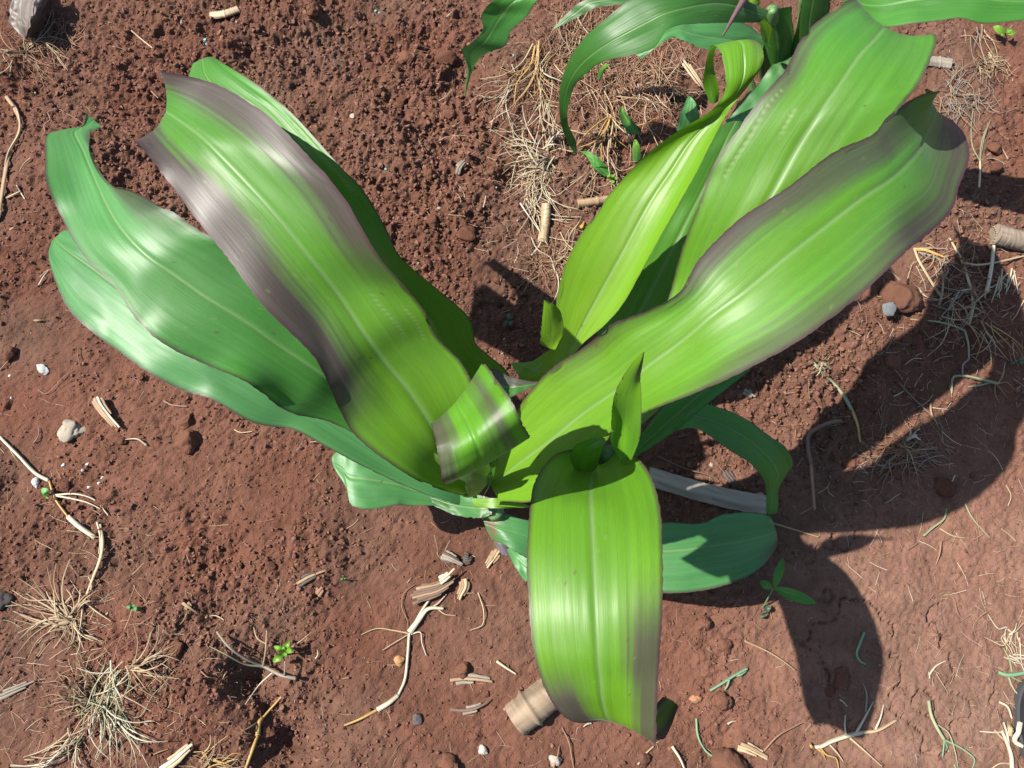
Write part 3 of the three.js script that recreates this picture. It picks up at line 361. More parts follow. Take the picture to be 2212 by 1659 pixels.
{ // grey chip pressed into the big clod
  const p = G(1920, 665); const R = soil(p.x, p.z); p.copy(P(1920, 668, 0.022));
  single('slate_chip', 'grey slate chip stuck on the largest soil clod', 'stone chip', p, clodGeo(44, 2, 0.22, 0.3).scale(0.0075, 0.0075, 0.009).rotateY(0.6).rotateX(0.35).rotateZ(0.2).translate(p.x, p.y, p.z), stoneMat(0.2, 0.215, 0.22));
}
for (const [X, Y] of [[441, 92], [444, 86], [820, 28], [812, 24], [1110, 120], [1127, 262], [834, 366], [446, 96]]) clod('tiny teal granule lying on the soil near the top', X, Y, 7, { name: 'granule', cat: 'granule', mat: stoneMat(0.25, 0.62, 0.55), group: 'teal granules on the soil' });
for (const [X, Y] of [[137, 1005], [179, 1016], [214, 1044], [192, 1053], [151, 1049], [189, 1003], [222, 1032], [25, 860], [22, 812]]) clod('tiny white granule lying on the soil at the left', X, Y, 7, { name: 'granule', cat: 'granule', mat: stoneMat(0.85, 0.85, 0.88), group: 'white granules on the soil' });
{ // nameless clods scattered where the soil is rough
  const R = rng(404); let n = 0;
  while (n < 110) {
    const X = R() * 2212, Y = R() * 1659, p = P(X, Y), m = rough(p.x, p.z); if (R() > m * 0.9 + 0.12) continue;
    clod('small soil clod among the crumbs in the ' + place(X, Y), X, Y, 13 + 17 * R() ** 2, { group: 'small soil clods in the ' + place(X, Y), sink: 0.15 }); n++;
  }
  for (let k = 0; k < 4; k++) {
    const N = 16000, im = new THREE.InstancedMesh(crumbShapes[k], new THREE.MeshPhysicalMaterial({ color: 0xffffff, roughness: 1, specularIntensity: 0.12 }), N), M = new THREE.Matrix4(), q = new THREE.Quaternion(), e = new THREE.Euler();
    let i = 0; while (i < N) {
      const X = -60 + R() * 2332, Y = -40 + R() * 1740, p = P(X, Y), m = rough(p.x, p.z); if (R() > 0.10 + 0.95 * m) continue;
      const s = 0.0005 + 0.0020 * Math.pow(R(), 4.5) * (0.55 + 0.75 * m); p.y = soil(p.x, p.z) + s * 0.3;
      q.setFromEuler(e.set(R() * 6, R() * 6, R() * 6)); M.compose(p, q, V(s * (0.8 + 0.5 * R()), s * (0.8 + 0.4 * R()), s * (0.8 + 0.5 * R()))); im.setMatrixAt(i, M);
      const b = 0.72 + 0.6 * R(), w = R() < 0.004 ? 1 : 0; im.setColorAt(i, w ? lin(0.22, 0.18, 0.15) : lin(0.104 * b, 0.050 * b * (0.95 + 0.15 * R()), 0.034 * b * (0.9 + 0.3 * R()))); i++;
    }
    im.name = numbered('soil_crumbs'); im.castShadow = im.receiveShadow = true; im.userData = { kind: 'stuff', label: 'fine loose crumbs of red brown soil', category: 'soil crumbs', group: 'soil crumbs' }; scene.add(im);
  }
}
const STRAWY = areas([[1150, 300, 0.14, 0.9], [1350, 180, 0.16, 1.0], [1330, 550, 0.08, 0.5], [2080, 620, 0.14, 0.9], [1950, 950, 0.14, 0.5], [100, 90, 0.08, 0.6], [150, 1290, 0.1, 0.4], [230, 1520, 0.12, 0.6], [2150, 1430, 0.1, 0.5], [1170, 500, 0.06, 0.6], [2130, 130, 0.1, 0.4], [1000, 1230, 0.06, 0.3]]);
{ // short fibres, roots and chaff nobody could count
  const R = rng(505), shapes = [0, 1, 2].map((k) => { const r = rng(60 + k), b = (r() - 0.5) * 0.7; return tubeGeo([V(-0.5, 0, 0), V(-0.17, 0.02, b * 0.3), V(0.17, 0.03, b * 0.4 + (r() - 0.5) * 0.15), V(0.5, 0, (r() - 0.5) * 0.4)], 0.016, 0.009, { s: 4, n: 7 }); });
  const tones = [[0.46, 0.26, 0.15], [0.62, 0.44, 0.26], [0.33, 0.17, 0.10], [0.74, 0.60, 0.42]];
  shapes.forEach((g, k) => {
    const N = 1500, im = new THREE.InstancedMesh(g, new THREE.MeshStandardMaterial({ color: 0xffffff, roughness: 0.8 }), N), M = new THREE.Matrix4(), q = new THREE.Quaternion(), e = new THREE.Euler();
    let i = 0; while (i < N) {
      const X = -40 + R() * 2292, Y = -40 + R() * 1740, p = P(X, Y), m = clamp(blob(STRAWY, p.x, p.z)); if (R() > 0.16 + 0.84 * m) continue;
      const L = (0.004 + 0.022 * R() ** 2.2) * (0.75 + 0.7 * m), th = 0.55 + 0.6 * R(); p.y = soil(p.x, p.z) + 0.0008 + 0.004 * m * R();
      q.setFromEuler(e.set(0, R() * 6.3, (R() - 0.5) * 0.35)); M.compose(p, q, V(L, 0.016 * th, Math.max(0.014, L * 0.8) * th)); im.setMatrixAt(i, M);
      const t = tones[Math.floor(R() * (m > 0.3 ? 4 : 3.3))], b = 0.32 + 0.22 * R(); im.setColorAt(i, lin(t[0] * b, t[1] * b, t[2] * b)); i++;
    }
    im.name = numbered('chaff_fibres'); im.castShadow = im.receiveShadow = true; im.userData = { kind: 'stuff', label: 'thin root fibres and chaff lying on the soil', category: 'chaff', group: 'chaff and fibres' }; scene.add(im);
  });
}

// ---------------------------------------------------------------- straw, stalks, litter
const line = (px, up = 0.0025) => { const out = []; for (let i = 0; i < px.length; i += 2) out.push(G(px[i], px[i + 1], up + (i && i < px.length - 2 ? 0.0015 : 0))); return out; };
const S = (px, r0, r1, o = {}) => tubeGeo(line(px, (o.up ?? 0.0012) + r0 * 0.6), r0, r1, { s: 6, n: px.length * 3, ...o });
const at = (px) => G(px[0], px[1]);
function straw(label, px, r0, r1, mat, o = {}) { return single(o.name ?? 'straw', label, o.cat ?? 'straw', at(px), S(px, r0, r1, o), STRAW[mat] ?? mat, o.group); }
function stalk(name, label, cat, pieces, group) { // [child name, px, r0, r1, mat, options]
  const t = thing(name, label, cat, at(pieces[0][1]), group); for (const [n, px, r0, r1, mat, o] of pieces) part(t, n, S(px, r0, r1, o ?? {}), STRAW[mat] ?? mat); return t;
}
const mm = 0.001;
stalk('straw_stalk', 'long pale jointed grass stalk with side shoots lying at the left edge', 'straw', [
  ['stem', [0, 944, 38, 982, 78, 1023, 106, 1038], 1.6 * mm, 2.2 * mm, 'white'], ['stem', [106, 1038, 120, 1078, 147, 1116], 1.3 * mm, 1.3 * mm, 'yellow'], ['stem', [147, 1116, 172, 1138, 206, 1161], 2.8 * mm, 2.6 * mm, 'white', { flat: 0.7 }],
  ['straw_blade', [120, 1069, 164, 1067, 203, 1079, 234, 1113], 1.2 * mm, 0.7 * mm, 'white'], ['straw_blade', [122, 1071, 160, 1078, 190, 1086, 217, 1099], 1.2 * mm, 0.6 * mm, 'white'], ['straw_blade', [145, 1146, 160, 1148, 176, 1150], 0.8 * mm, 0.5 * mm, 'tan']]);
stalk('straw_stalk', 'flat ribbon of dried grass above the left straw clump', 'straw', [['straw_blade', [214, 1133, 221, 1170, 217, 1205, 200, 1250, 182, 1298], 2.6 * mm, 1.2 * mm, 'pale', { flat: 0.35 }], ['straw_blade', [210, 1128, 217, 1160, 214, 1196], 1.3 * mm, 0.8 * mm, 'white'], ['straw_blade', [182, 1298, 205, 1318, 240, 1342], 1.4 * mm, 0.5 * mm, 'pale'], ['straw_blade', [180, 1298, 176, 1340, 168, 1385], 1.4 * mm, 0.7 * mm, 'pale']]);
stalk('straw_stalk', 'long bent ribbon of dead grass at the left edge near the top', 'straw', [['straw_blade', [13, 208, 32, 235, 44, 265, 40, 290, 22, 325, 12, 370, 2, 430, -6, 480], 2.4 * mm, 2.6 * mm, 'tan', { flat: 0.3 }], ['straw_blade', [18, 210, 38, 240, 42, 285, 18, 330, 6, 400, 0, 470], 1.2 * mm, 1.0 * mm, 'pale', { up: 0.003 }]]);
stalk('straw_stalk', 'long pale uprooted grass with a yellow tip in the lower middle', 'straw', [
  ['straw_blade', [744, 1567, 780, 1552, 815, 1533], 0.9 * mm, 1.7 * mm, 'yellow'], ['stem', [815, 1533, 840, 1518, 860, 1502], 2.6 * mm, 2.0 * mm, 'white', { flat: 0.6 }], ['stem', [860, 1502, 874, 1470, 880, 1425, 884, 1368], 1.5 * mm, 1.6 * mm, 'white'], ['stem', [884, 1366, 905, 1338, 925, 1315, 958, 1314], 3.2 * mm, 1.3 * mm, 'white', { flat: 0.6 }],
  ['straw_blade', [888, 1362, 912, 1318, 930, 1292], 1.6 * mm, 1.2 * mm, 'white'], ['straw_blade', [925, 1316, 945, 1304, 964, 1284], 1.1 * mm, 0.5 * mm, 'white'], ['straw_blade', [945, 1314, 960, 1326, 984, 1330], 0.9 * mm, 0.4 * mm, 'pale'], ['root', [882, 1368, 850, 1362, 815, 1358, 780, 1371], 0.9 * mm, 0.4 * mm, 'pale'], ['root', [880, 1372, 850, 1390, 826, 1405], 0.7 * mm, 0.4 * mm, 'pale'], ['root', [888, 1370, 908, 1366, 912, 1390, 921, 1416], 0.9 * mm, 0.5 * mm, 'white'], ['root', [882, 1360, 880, 1340, 868, 1310, 874, 1280, 896, 1263], 0.6 * mm, 0.5 * mm, 'root']]);
stalk('straw_stalk', 'yellow jointed straw at the bottom left beside a dark pit', 'straw', [['stem', [530, 1662, 545, 1620, 556, 1590], 1.6 * mm, 2.0 * mm, 'yellow'], ['stem', [556, 1590, 560, 1560, 566, 1552], 2.8 * mm, 2.2 * mm, 'yellow'], ['stem', [566, 1552, 590, 1525, 608, 1505], 1.4 * mm, 0.9 * mm, 'yellow'], ['straw_blade', [564, 1556, 545, 1568, 524, 1580], 1.2 * mm, 0.6 * mm, 'tan']]);
stalk('twig', 'forked grey twig beside the lime weed seedling', 'twig', [['stem', [640, 1466, 610, 1460, 570, 1440, 530, 1422, 495, 1398, 468, 1365], 1.9 * mm, 1.1 * mm, 'grey', { up: 0.012 }], ['shoot', [570, 1440, 530, 1435, 490, 1415, 452, 1396], 1.1 * mm, 0.5 * mm, 'greenish', { up: 0.012 }], ['shoot', [568, 1440, 574, 1400, 576, 1362], 0.9 * mm, 0.5 * mm, 'pale', { up: 0.014 }], ['shoot', [590, 1452, 560, 1480, 530, 1522], 1.0 * mm, 0.6 * mm, 'white', { up: 0.01 }], ['shoot', [614, 1460, 616, 1435, 612, 1418], 0.9 * mm, 0.6 * mm, 'grey', { up: 0.014 }], ['shoot', [630, 1398, 655, 1380, 672, 1366], 0.8 * mm, 0.4 * mm, 'tan', { up: 0.01 }]]);
stalk('straw_stalk', 'bleached branching grass root at the bottom, right of the long shadow', 'straw', [
  ['stem', [1758, 1614, 1775, 1612, 1795, 1602, 1830, 1590, 1862, 1582], 1.8 * mm, 2.2 * mm, 'white'], ['stem', [1862, 1582, 1895, 1578, 1936, 1556], 1.9 * mm, 1.1 * mm, 'pale'], ['shoot', [1828, 1590, 1825, 1570, 1826, 1545], 1.2 * mm, 0.6 * mm, 'white'], ['shoot', [1848, 1586, 1868, 1550, 1887, 1515], 1.6 * mm, 0.5 * mm, 'white'], ['shoot', [1890, 1578, 1902, 1550, 1909, 1522], 1.2 * mm, 0.5 * mm, 'white'], ['shoot', [1836, 1594, 1866, 1620, 1905, 1655], 1.2 * mm, 0.6 * mm, 'pale'], ['shoot', [1790, 1606, 1810, 1628, 1822, 1645], 1.2 * mm, 0.6 * mm, 'pale'], ['root', [1770, 1613, 1785, 1630, 1806, 1638, 1812, 1660], 1.3 * mm, 0.5 * mm, 'yellow'], ['root', [1762, 1614, 1776, 1626, 1784, 1642], 1.3 * mm, 0.5 * mm, 'yellow'], ['root', [1758, 1616, 1752, 1612, 1750, 1606], 2.0 * mm, 1.0 * mm, 'yellow']]);
stalk('grass_sprig', 'grey green grass sprig on the smooth soil at the lower right', 'grass', [['stem', [2006, 1513, 2012, 1545, 2026, 1575, 2040, 1598], 1.7 * mm, 1.8 * mm, 'greenish'], ['grass_blade', [2040, 1598, 2050, 1625, 2066, 1662], 1.1 * mm, 0.6 * mm, grassMat], ['grass_blade', [2040, 1598, 2075, 1615, 2105, 1640, 2100, 1662], 1.0 * mm, 0.5 * mm, grassMat], ['grass_blade', [2020, 1562, 2048, 1582, 2062, 1618, 2070, 1660], 0.9 * mm, 0.5 * mm, 'greenish'], ['grass_blade', [2040, 1598, 2038, 1620, 2036, 1636], 1.0 * mm, 0.5 * mm, grassMat]]);
stalk('grass_sprig', 'pale green grass sprig at the right edge low down', 'grass', [['stem', [2156, 1452, 2175, 1458, 2215, 1453], 1.8 * mm, 2.4 * mm, grassMat], ['grass_blade', [2186, 1452, 2180, 1424, 2168, 1400], 1.1 * mm, 0.6 * mm, 'greenish'], ['grass_blade', [2178, 1460, 2188, 1485, 2215, 1520], 1.2 * mm, 0.7 * mm, 'greenish'], ['grass_blade', [2185, 1462, 2200, 1470, 2216, 1474], 0.8 * mm, 0.6 * mm, 'greenish']]);
stalk('grass_sprig', 'small green forked grass sprig below the low shaded leaf', 'grass', [['stem', [1534, 1492, 1560, 1476, 1585, 1460, 1614, 1444], 1.3 * mm, 1.5 * mm, grassMat], ['grass_blade', [1575, 1468, 1572, 1480, 1566, 1490], 1.2 * mm, 0.7 * mm, grassMat], ['grass_blade', [1590, 1460, 1600, 1458, 1612, 1450], 1.2 * mm, 0.8 * mm, grassMat]]);
stalk('grass_sprig', 'curved grey green grass blade beside the long shadow edge', 'grass', [['grass_blade', [1867, 1366, 1858, 1390, 1851, 1412, 1858, 1428, 1870, 1434], 1.4 * mm, 1.0 * mm, grassMat]]);
stalk('grass_sprig', 'thin grey green grass stem at the bottom right of the bent leaf tip', 'grass', [['grass_blade', [1504, 1552, 1508, 1590, 1523, 1620, 1545, 1640, 1556, 1662], 1.2 * mm, 0.8 * mm, grassMat]]);
stalk('grass_sprig', 'thin upright grass tuft in the dark shade at the upper right', 'grass', [['stem', [2115, 405, 2117, 370, 2117, 348], 1.5 * mm, 1.2 * mm, 'white'], ['grass_blade', [2117, 348, 2102, 320, 2098, 280, 2102, 235], 0.9 * mm, 0.5 * mm, 'greenish'], ['grass_blade', [2118, 345, 2125, 300, 2140, 258], 0.9 * mm, 0.5 * mm, 'greenish'], ['grass_blade', [2117, 350, 2120, 310, 2134, 266], 0.8 * mm, 0.5 * mm, 'greenish'], ['grass_blade', [2118, 345, 2145, 342, 2172, 355], 0.8 * mm, 0.5 * mm, 'grey']]);
stalk('grass_sprig', 'long pale grass blade curving across the shade below the broad leaf', 'grass', [['grass_blade', [1745, 770, 1768, 795, 1805, 832, 1825, 858, 1840, 885], 1.8 * mm, 2.4 * mm, 'greenish', { flat: 0.4 }], ['grass_blade', [1840, 885, 1852, 915, 1858, 955], 2.2 * mm, 1.0 * mm, 'yellow', { flat: 0.4 }]]);
stalk('grass_sprig', 'grass blades bending down the right side of the shade', 'grass', [['grass_blade', [1966, 690, 2020, 694, 2060, 704, 2084, 714], 1.0 * mm, 1.4 * mm, 'greenish'], ['grass_blade', [2084, 714, 2092, 745, 2093, 775], 1.4 * mm, 1.3 * mm, 'greenish'], ['grass_blade', [2093, 775, 2080, 790, 2080, 812], 1.4 * mm, 0.9 * mm, 'grey']]);
stalk('grass_sprig', 'uprooted grass sprig at the right edge of the shade with orange roots', 'grass', [['stem', [2155, 829, 2120, 820, 2080, 812, 2060, 815, 2056, 850], 2.0 * mm, 1.0 * mm, 'greenish'], ['grass_blade', [2140, 826, 2110, 834, 2090, 836], 1.2 * mm, 0.6 * mm, 'greenish'], ['root', [2155, 829, 2165, 815, 2170, 800], 0.8 * mm, 0.3 * mm, 'yellow'], ['root', [2155, 829, 2175, 826, 2190, 840], 0.8 * mm, 0.3 * mm, 'tan'], ['root', [2152, 830, 2165, 845, 2178, 860], 0.7 * mm, 0.3 * mm, 'tan'], ['root', [2150, 830, 2150, 850, 2160, 872], 0.7 * mm, 0.3 * mm, 'tan']]);
stalk('stick', 'crooked brown root stick standing in the shade below the long grass blade', 'stick', [['stem', [1816, 909, 1790, 914, 1765, 925, 1747, 940, 1745, 965, 1752, 1000], 2.2 * mm, 2.2 * mm, 'brown', { up: 0.012 }], ['stem', [1752, 1000, 1755, 1040, 1760, 1100], 1.9 * mm, 1.6 * mm, 'root', { up: 0.01 }]]);
stalk('straw_stalk', 'pair of crossed long straws right of the broad leaf', 'straw', [['straw_blade', [2052, 515, 2066, 540, 2079, 565, 2093, 608, 2101, 640, 2103, 660], 1.5 * mm, 2.4 * mm, 'pale', { flat: 0.5 }], ['straw_blade', [2103, 655, 2100, 675, 2094, 700], 2.2 * mm, 1.4 * mm, 'pale'], ['straw_blade', [2094, 610, 2110, 640, 2122, 665, 2124, 695], 1.1 * mm, 0.8 * mm, 'tan'], ['straw_blade', [2082, 568, 2112, 572, 2150, 567, 2190, 558, 2216, 552], 1.4 * mm, 1.2 * mm, 'pale']]);
stalk('straw_stalk', 'straight white straw with a frayed foot near the right edge', 'straw', [['stem', [2147, 528, 2144, 562, 2138, 600, 2131, 632], 2.2 * mm, 2.6 * mm, 'white'], ['straw_blade', [2131, 622, 2142, 620, 2153, 614], 1.2 * mm, 0.6 * mm, 'white'], ['straw_blade', [2130, 630, 2128, 638, 2127, 645], 1.2 * mm, 0.6 * mm, 'pale']]);
stalk('straw_stalk', 'straw seed head and stem beside the grey tip of the broad leaf', 'straw', [['seed_head', [1976, 538, 2000, 540, 2020, 548, 2042, 556], 2.2 * mm, 1.2 * mm, 'yellow', { lump: 0.3 }], ['stem', [1975, 536, 1984, 560, 1998, 585, 2014, 612, 2032, 640], 1.6 * mm, 1.6 * mm, 'pale', { flat: 0.6 }], ['straw_blade', [1985, 536, 2020, 536, 2048, 538], 0.9 * mm, 0.5 * mm, 'pale'], ['straw_blade', [1984, 544, 2012, 552, 2032, 562, 2048, 582, 2036, 605], 1.6 * mm, 1.0 * mm, 'grey', { flat: 0.4 }]]);
stalk('straw_stalk', 'bent white straw above the slate chip clod', 'straw', [['straw_blade', [2049, 670, 2060, 648, 2073, 628], 1.8 * mm, 1.5 * mm, 'white'], ['straw_blade', [2073, 628, 2085, 626, 2096, 625], 1.2 * mm, 0.8 * mm, 'white']]);
stalk('straw_stalk', 'weathered straws crossing below the seed head', 'straw', [['straw_blade', [2034, 585, 2037, 610, 2034, 640, 2028, 660], 1.6 * mm, 1.6 * mm, 'tan'], ['straw_blade', [1985, 626, 2000, 640, 2030, 648], 0.9 * mm, 0.7 * mm, 'pale'], ['straw_blade', [2035, 636, 2060, 650, 2085, 668, 2093, 690], 1.3 * mm, 0.8 * mm, 'tan'], ['straw_blade', [2140, 626, 2115, 645, 2100, 662], 0.8 * mm, 0.7 * mm, 'pale']]);
stalk('straw_stalk', 'thick bleached straw stem with shoots at the bottom right corner', 'straw', [['stem', [2186, 1662, 2184, 1632, 2176, 1606, 2164, 1578], 2.4 * mm, 1.4 * mm, 'white'], ['straw_blade', [2180, 1618, 2176, 1588, 2168, 1560], 1.6 * mm, 0.8 * mm, 'white'], ['straw_blade', [2166, 1582, 2140, 1582, 2116, 1580], 1.1 * mm, 0.6 * mm, 'white'], ['straw_blade', [2180, 1606, 2160, 1590, 2148, 1576], 1.3 * mm, 0.6 * mm, 'pale'], ['straw_blade', [2184, 1650, 2160, 1650, 2140, 1662], 1.2 * mm, 0.6 * mm, 'pale'], ['straw_blade', [2158, 1516, 2176, 1526, 2186, 1552], 1.2 * mm, 1.0 * mm, 'white'], ['husk', [2178, 1560, 2184, 1575, 2182, 1590], 3.4 * mm, 2.4 * mm, 'pale', { flat: 0.3, lump: 0.4 }]]);

// thick pieces of old maize stalk
function oldStalk(label, px, r, o = {}) {
  const t = thing('maize_stalk_piece', label, 'dead stalk', at(px), o.group);
  part(t, 'rind', S(px, r, r * (o.end ?? 0.95), { s: 20, n: 40, nodes: o.nodes ?? [0.5], lump: 0.05, up: o.up ?? -r * 0.1, flat: o.flat ?? 1 }), o.mat ?? STRAW.pale);
  const [a, b] = [line(px.slice(0, 4), r * 0.5), 0]; const d = a[0].clone().sub(a[1]).setY(0).normalize();
  for (let k = 0; k < 7; k++) { const s = V(-d.z, 0, d.x), e = a[0].clone().addScaledVector(s, (k - 3) / 3 * r * 0.8); e.y += r * (0.3 * Math.cos((k - 3) / 2)); part(t, 'frayed_fibre', tubeGeo([e.clone().addScaledVector(d, -r * 0.4), e.clone().addScaledVector(d, r * (0.02 + 0.22 * hash(k, 3, px[0])))], r * 0.2, r * 0.08, { s: 5, n: 3, flat: 0.6 }), o.fray ?? o.mat ?? STRAW.tan); }
  return t;
}
oldStalk('short cut piece of dry maize stalk under the tip of the arching leaf', [1112, 1556, 1150, 1526, 1205, 1484, 1250, 1450], 0.0175, { nodes: [0.3], mat: dryMat(0.46, 0.34, 0.23), up: -0.006 });
oldStalk('long grey weathered maize stalk in the shade behind the arching leaf', [1655, 1092, 1560, 1074, 1480, 1052, 1400, 1028], 0.011, { mat: dryMat(0.50, 0.45, 0.38), nodes: [0.05], flat: 0.7, fray: STRAW.grey });
oldStalk('dry grey brown stalk end at the right edge', [2148, 506, 2180, 514, 2240, 530], 0.0125, { mat: dryMat(0.42, 0.33, 0.25), nodes: [0.9], fray: STRAW.grey });
oldStalk('small split straw stalk below the pulled straw tufts', [1172, 522, 1176, 490, 1180, 460, 1180, 440], 0.0062, { mat: STRAW.pale, nodes: [0.4] });
oldStalk('thin dry stalk poking from under the pale leaf', [1248, 440, 1280, 436, 1330, 428], 0.0055, { mat: STRAW.tan, nodes: [0.6] });
oldStalk('flat grey stalk in the shade at the upper right', [2056, 138, 2030, 134, 1990, 130], 0.0085, { mat: STRAW.grey, flat: 0.4, fray: STRAW.grey });
oldStalk('broken beige bark piece with a dark end near the top left', [455, 34, 485, 30, 515, 20], 0.006, { mat: STRAW.pale, flat: 0.6 });

// chips, bark and husks: flat ribbons with thickness
function slab(label, name, cat, px, w, mat, o = {}) { // torn strips lying side by side
  const t = thing(name, label, cat, at(px)), R = rng(Math.round(px[0] * 7 + px[1])), base = line(px, o.up ?? 0.001), n = o.strips ?? Math.max(3, Math.round(w / 0.0013)), c = new THREE.CatmullRomCurve3(base);
  for (let k = 0; k < n; k++) {
    const f = (k / (n - 1) - 0.5) * 2, a = 0.3 * R() * Math.abs(f) + 0.06 * R(), b = 1 - 0.4 * R() * Math.abs(f) - 0.1 * R() - 0.08 * Math.abs(f), pts = [];
    for (let q = 0; q <= 5; q++) { const s = lerp(a, b, q / 5), p = c.getPoint(s), T = c.getTangent(s), side = V(-T.z, 0, T.x).normalize(), ww = w * lerp(1, o.end ?? 0.6, s); p.addScaledVector(side, f * ww * (0.85 + 0.12 * R())); p.y += w * (o.curl ?? 0.28) * (1 - f * f) + 0.0006 * R(); pts.push(p); }
    part(t, k % 2 ? 'splinter' : o.child ?? 'bark', tubeGeo(pts, w / n * (1.0 + 0.9 * R()), w / n * 0.8, { s: 6, n: 12, flat: o.flat ?? 0.4, lump: 0.22 }), STRAW[k % 3 === 1 ? o.mat2 ?? mat : mat]);
  }
  return t;
}
slab('frayed dead wood fragment lying at the left', 'wood_fragment', 'wood fragment', [204, 850, 220, 880, 240, 905, 266, 934], 5.5 * mm, 'tan', { mat2: 'white', up: 0.006 });
slab('wood chip under the cream straw in the lower middle', 'wood_chip', 'wood chip', [953, 1198, 975, 1206, 1003, 1220], 6 * mm, 'grey', { mat2: 'dark', up: 0.003 });
slab('flat split wood chip beside the low leaves', 'wood_chip', 'wood chip', [1078, 1186, 1064, 1208, 1046, 1233], 5 * mm, 'tan', { mat2: 'pale' });
slab('black flake beside the wood chips', 'charcoal_flake', 'charred flake', [1000, 1204, 1012, 1207, 1020, 1202], 6 * mm, 'dark', { mat2: 'dark' });
slab('curled brown husk leaf below the wood chips', 'husk_leaf', 'husk', [882, 1288, 915, 1280, 950, 1270, 985, 1248], 9 * mm, 'brown', { child: 'husk', mat2: 'tan', end: 0.7, up: 0.006, lump: 0.1 });
slab('pale torn husk beside the brown one', 'husk_leaf', 'husk', [1000, 1244, 1004, 1265, 995, 1285, 990, 1300], 5 * mm, 'tan', { child: 'husk', mat2: 'pale' });
slab('cream split straw lying on the brown husk', 'straw_splinter', 'straw', [948, 1256, 965, 1244, 984, 1226], 3.5 * mm, 'white', { child: 'straw_blade', mat2: 'white', up: 0.012 });
slab('long weathered bark strip in the lower middle', 'bark_strip', 'bark', [968, 1470, 1000, 1466, 1040, 1468, 1073, 1474], 4.5 * mm, 'grey', { mat2: 'tan' });
slab('thin curved bark strip below the longer one', 'bark_strip', 'bark', [972, 1532, 1010, 1534, 1040, 1524, 1064, 1508], 3.5 * mm, 'grey', { mat2: 'brown' });
slab('torn pale wood chip by the bottom edge, right of centre', 'wood_chip', 'wood chip', [1588, 1606, 1615, 1615, 1645, 1630, 1675, 1648], 5 * mm, 'pale', { mat2: 'tan' });
slab('straw coloured leaf scrap at the bottom left', 'leaf_scrap', 'leaf scrap', [345, 1662, 375, 1642, 400, 1620, 420, 1604], 4.5 * mm, 'pale', { child: 'blade', mat2: 'white', up: 0.004 });
slab('grey stick poking in from the left edge low down', 'stick', 'stick', [-6, 1506, 30, 1490, 78, 1470], 3.2 * mm, 'grey', { child: 'stem', flat: 0.9, end: 0.8 });
slab('dark brown bark bits among the crumbs at the lower left', 'bark_strip', 'bark', [640, 1262, 670, 1245, 704, 1232], 4 * mm, 'dark', { mat2: 'tan' });
slab('orange brown wood splinter near the bark bits', 'wood_chip', 'wood chip', [684, 1282, 690, 1275, 698, 1266], 4 * mm, 'root', {});
slab('curled dead leaf scrap standing at the upper middle', 'leaf_scrap', 'leaf scrap', [985, 378, 990, 362, 1000, 350, 1006, 345], 3.5 * mm, 'grey', { child: 'blade', up: 0.004 });
slab('brown bark bits above the dark pit at the lower left', 'bark_strip', 'bark', [395, 1302, 410, 1312, 430, 1326], 3.5 * mm, 'tan', {});
slab('dry beige leaf scrap under the dark arching leaf at the top', 'leaf_scrap', 'leaf scrap', [1472, 125, 1490, 150, 1510, 178, 1525, 200], 4 * mm, 'pale', { child: 'blade', up: 0.006 });
slab('grey torn leaf scrap in the sun right of the low stalk', 'leaf_scrap', 'leaf scrap', [1608, 842, 1620, 850, 1632, 858], 4 * mm, 'grey', { child: 'blade' });
slab('dark twig in the shade left of the drooping leaf', 'twig', 'twig', [1565, 1015, 1585, 1040, 1604, 1064], 4 * mm, 'dark', { child: 'stem', flat: 0.8 });

{ // dead curled leaf at the top left corner
  const t = thing('dead_leaf', 'curled grey brown dead leaf in the top left corner', 'dead leaf', G(45, 60));
  const m = new THREE.MeshStandardMaterial({ vertexColors: true, map: fibreTex, roughness: 0.55, side: THREE.DoubleSide });
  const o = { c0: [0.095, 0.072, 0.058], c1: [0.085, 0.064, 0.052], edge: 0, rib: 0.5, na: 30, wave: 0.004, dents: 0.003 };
  part(t, 'blade', leafGeo([[50, 82, 54, 84, 58, 80, .012], [22, 55, 45, 55, 66, 50, .022, -.004, .02], [18, 30, 42, 25, 72, 20, .02, -.004, .016], [25, 5, 46, -5, 78, -10, .022, -.006, .014], [40, -30, 52, -35, 80, -35, .022]], { ...o, seed: 81 }), m, 'pale half coloured as sunlit');
  part(t, 'blade', leafGeo([[56, 82, 58, 84, 61, 82, .010], [66, 52, 78, 55, 92, 58, .026, .008, -.016], [72, 20, 90, 22, 108, 20, .03, .008, -.018], [78, -10, 104, -10, 126, -18, .032, .006, -.018]], { ...o, seed: 83, c0: [0.06, 0.038, 0.03], c1: [0.06, 0.038, 0.03] }), m, 'dark half with shade put into its colour');  // darker colour stands in for shade on this half of the blade
  part(t, 'leaf_stalk', S([52, 80, 52, 95, 54, 108], 0.9 * mm, 0.7 * mm, { up: 0.008 }), STRAW.tan);
}
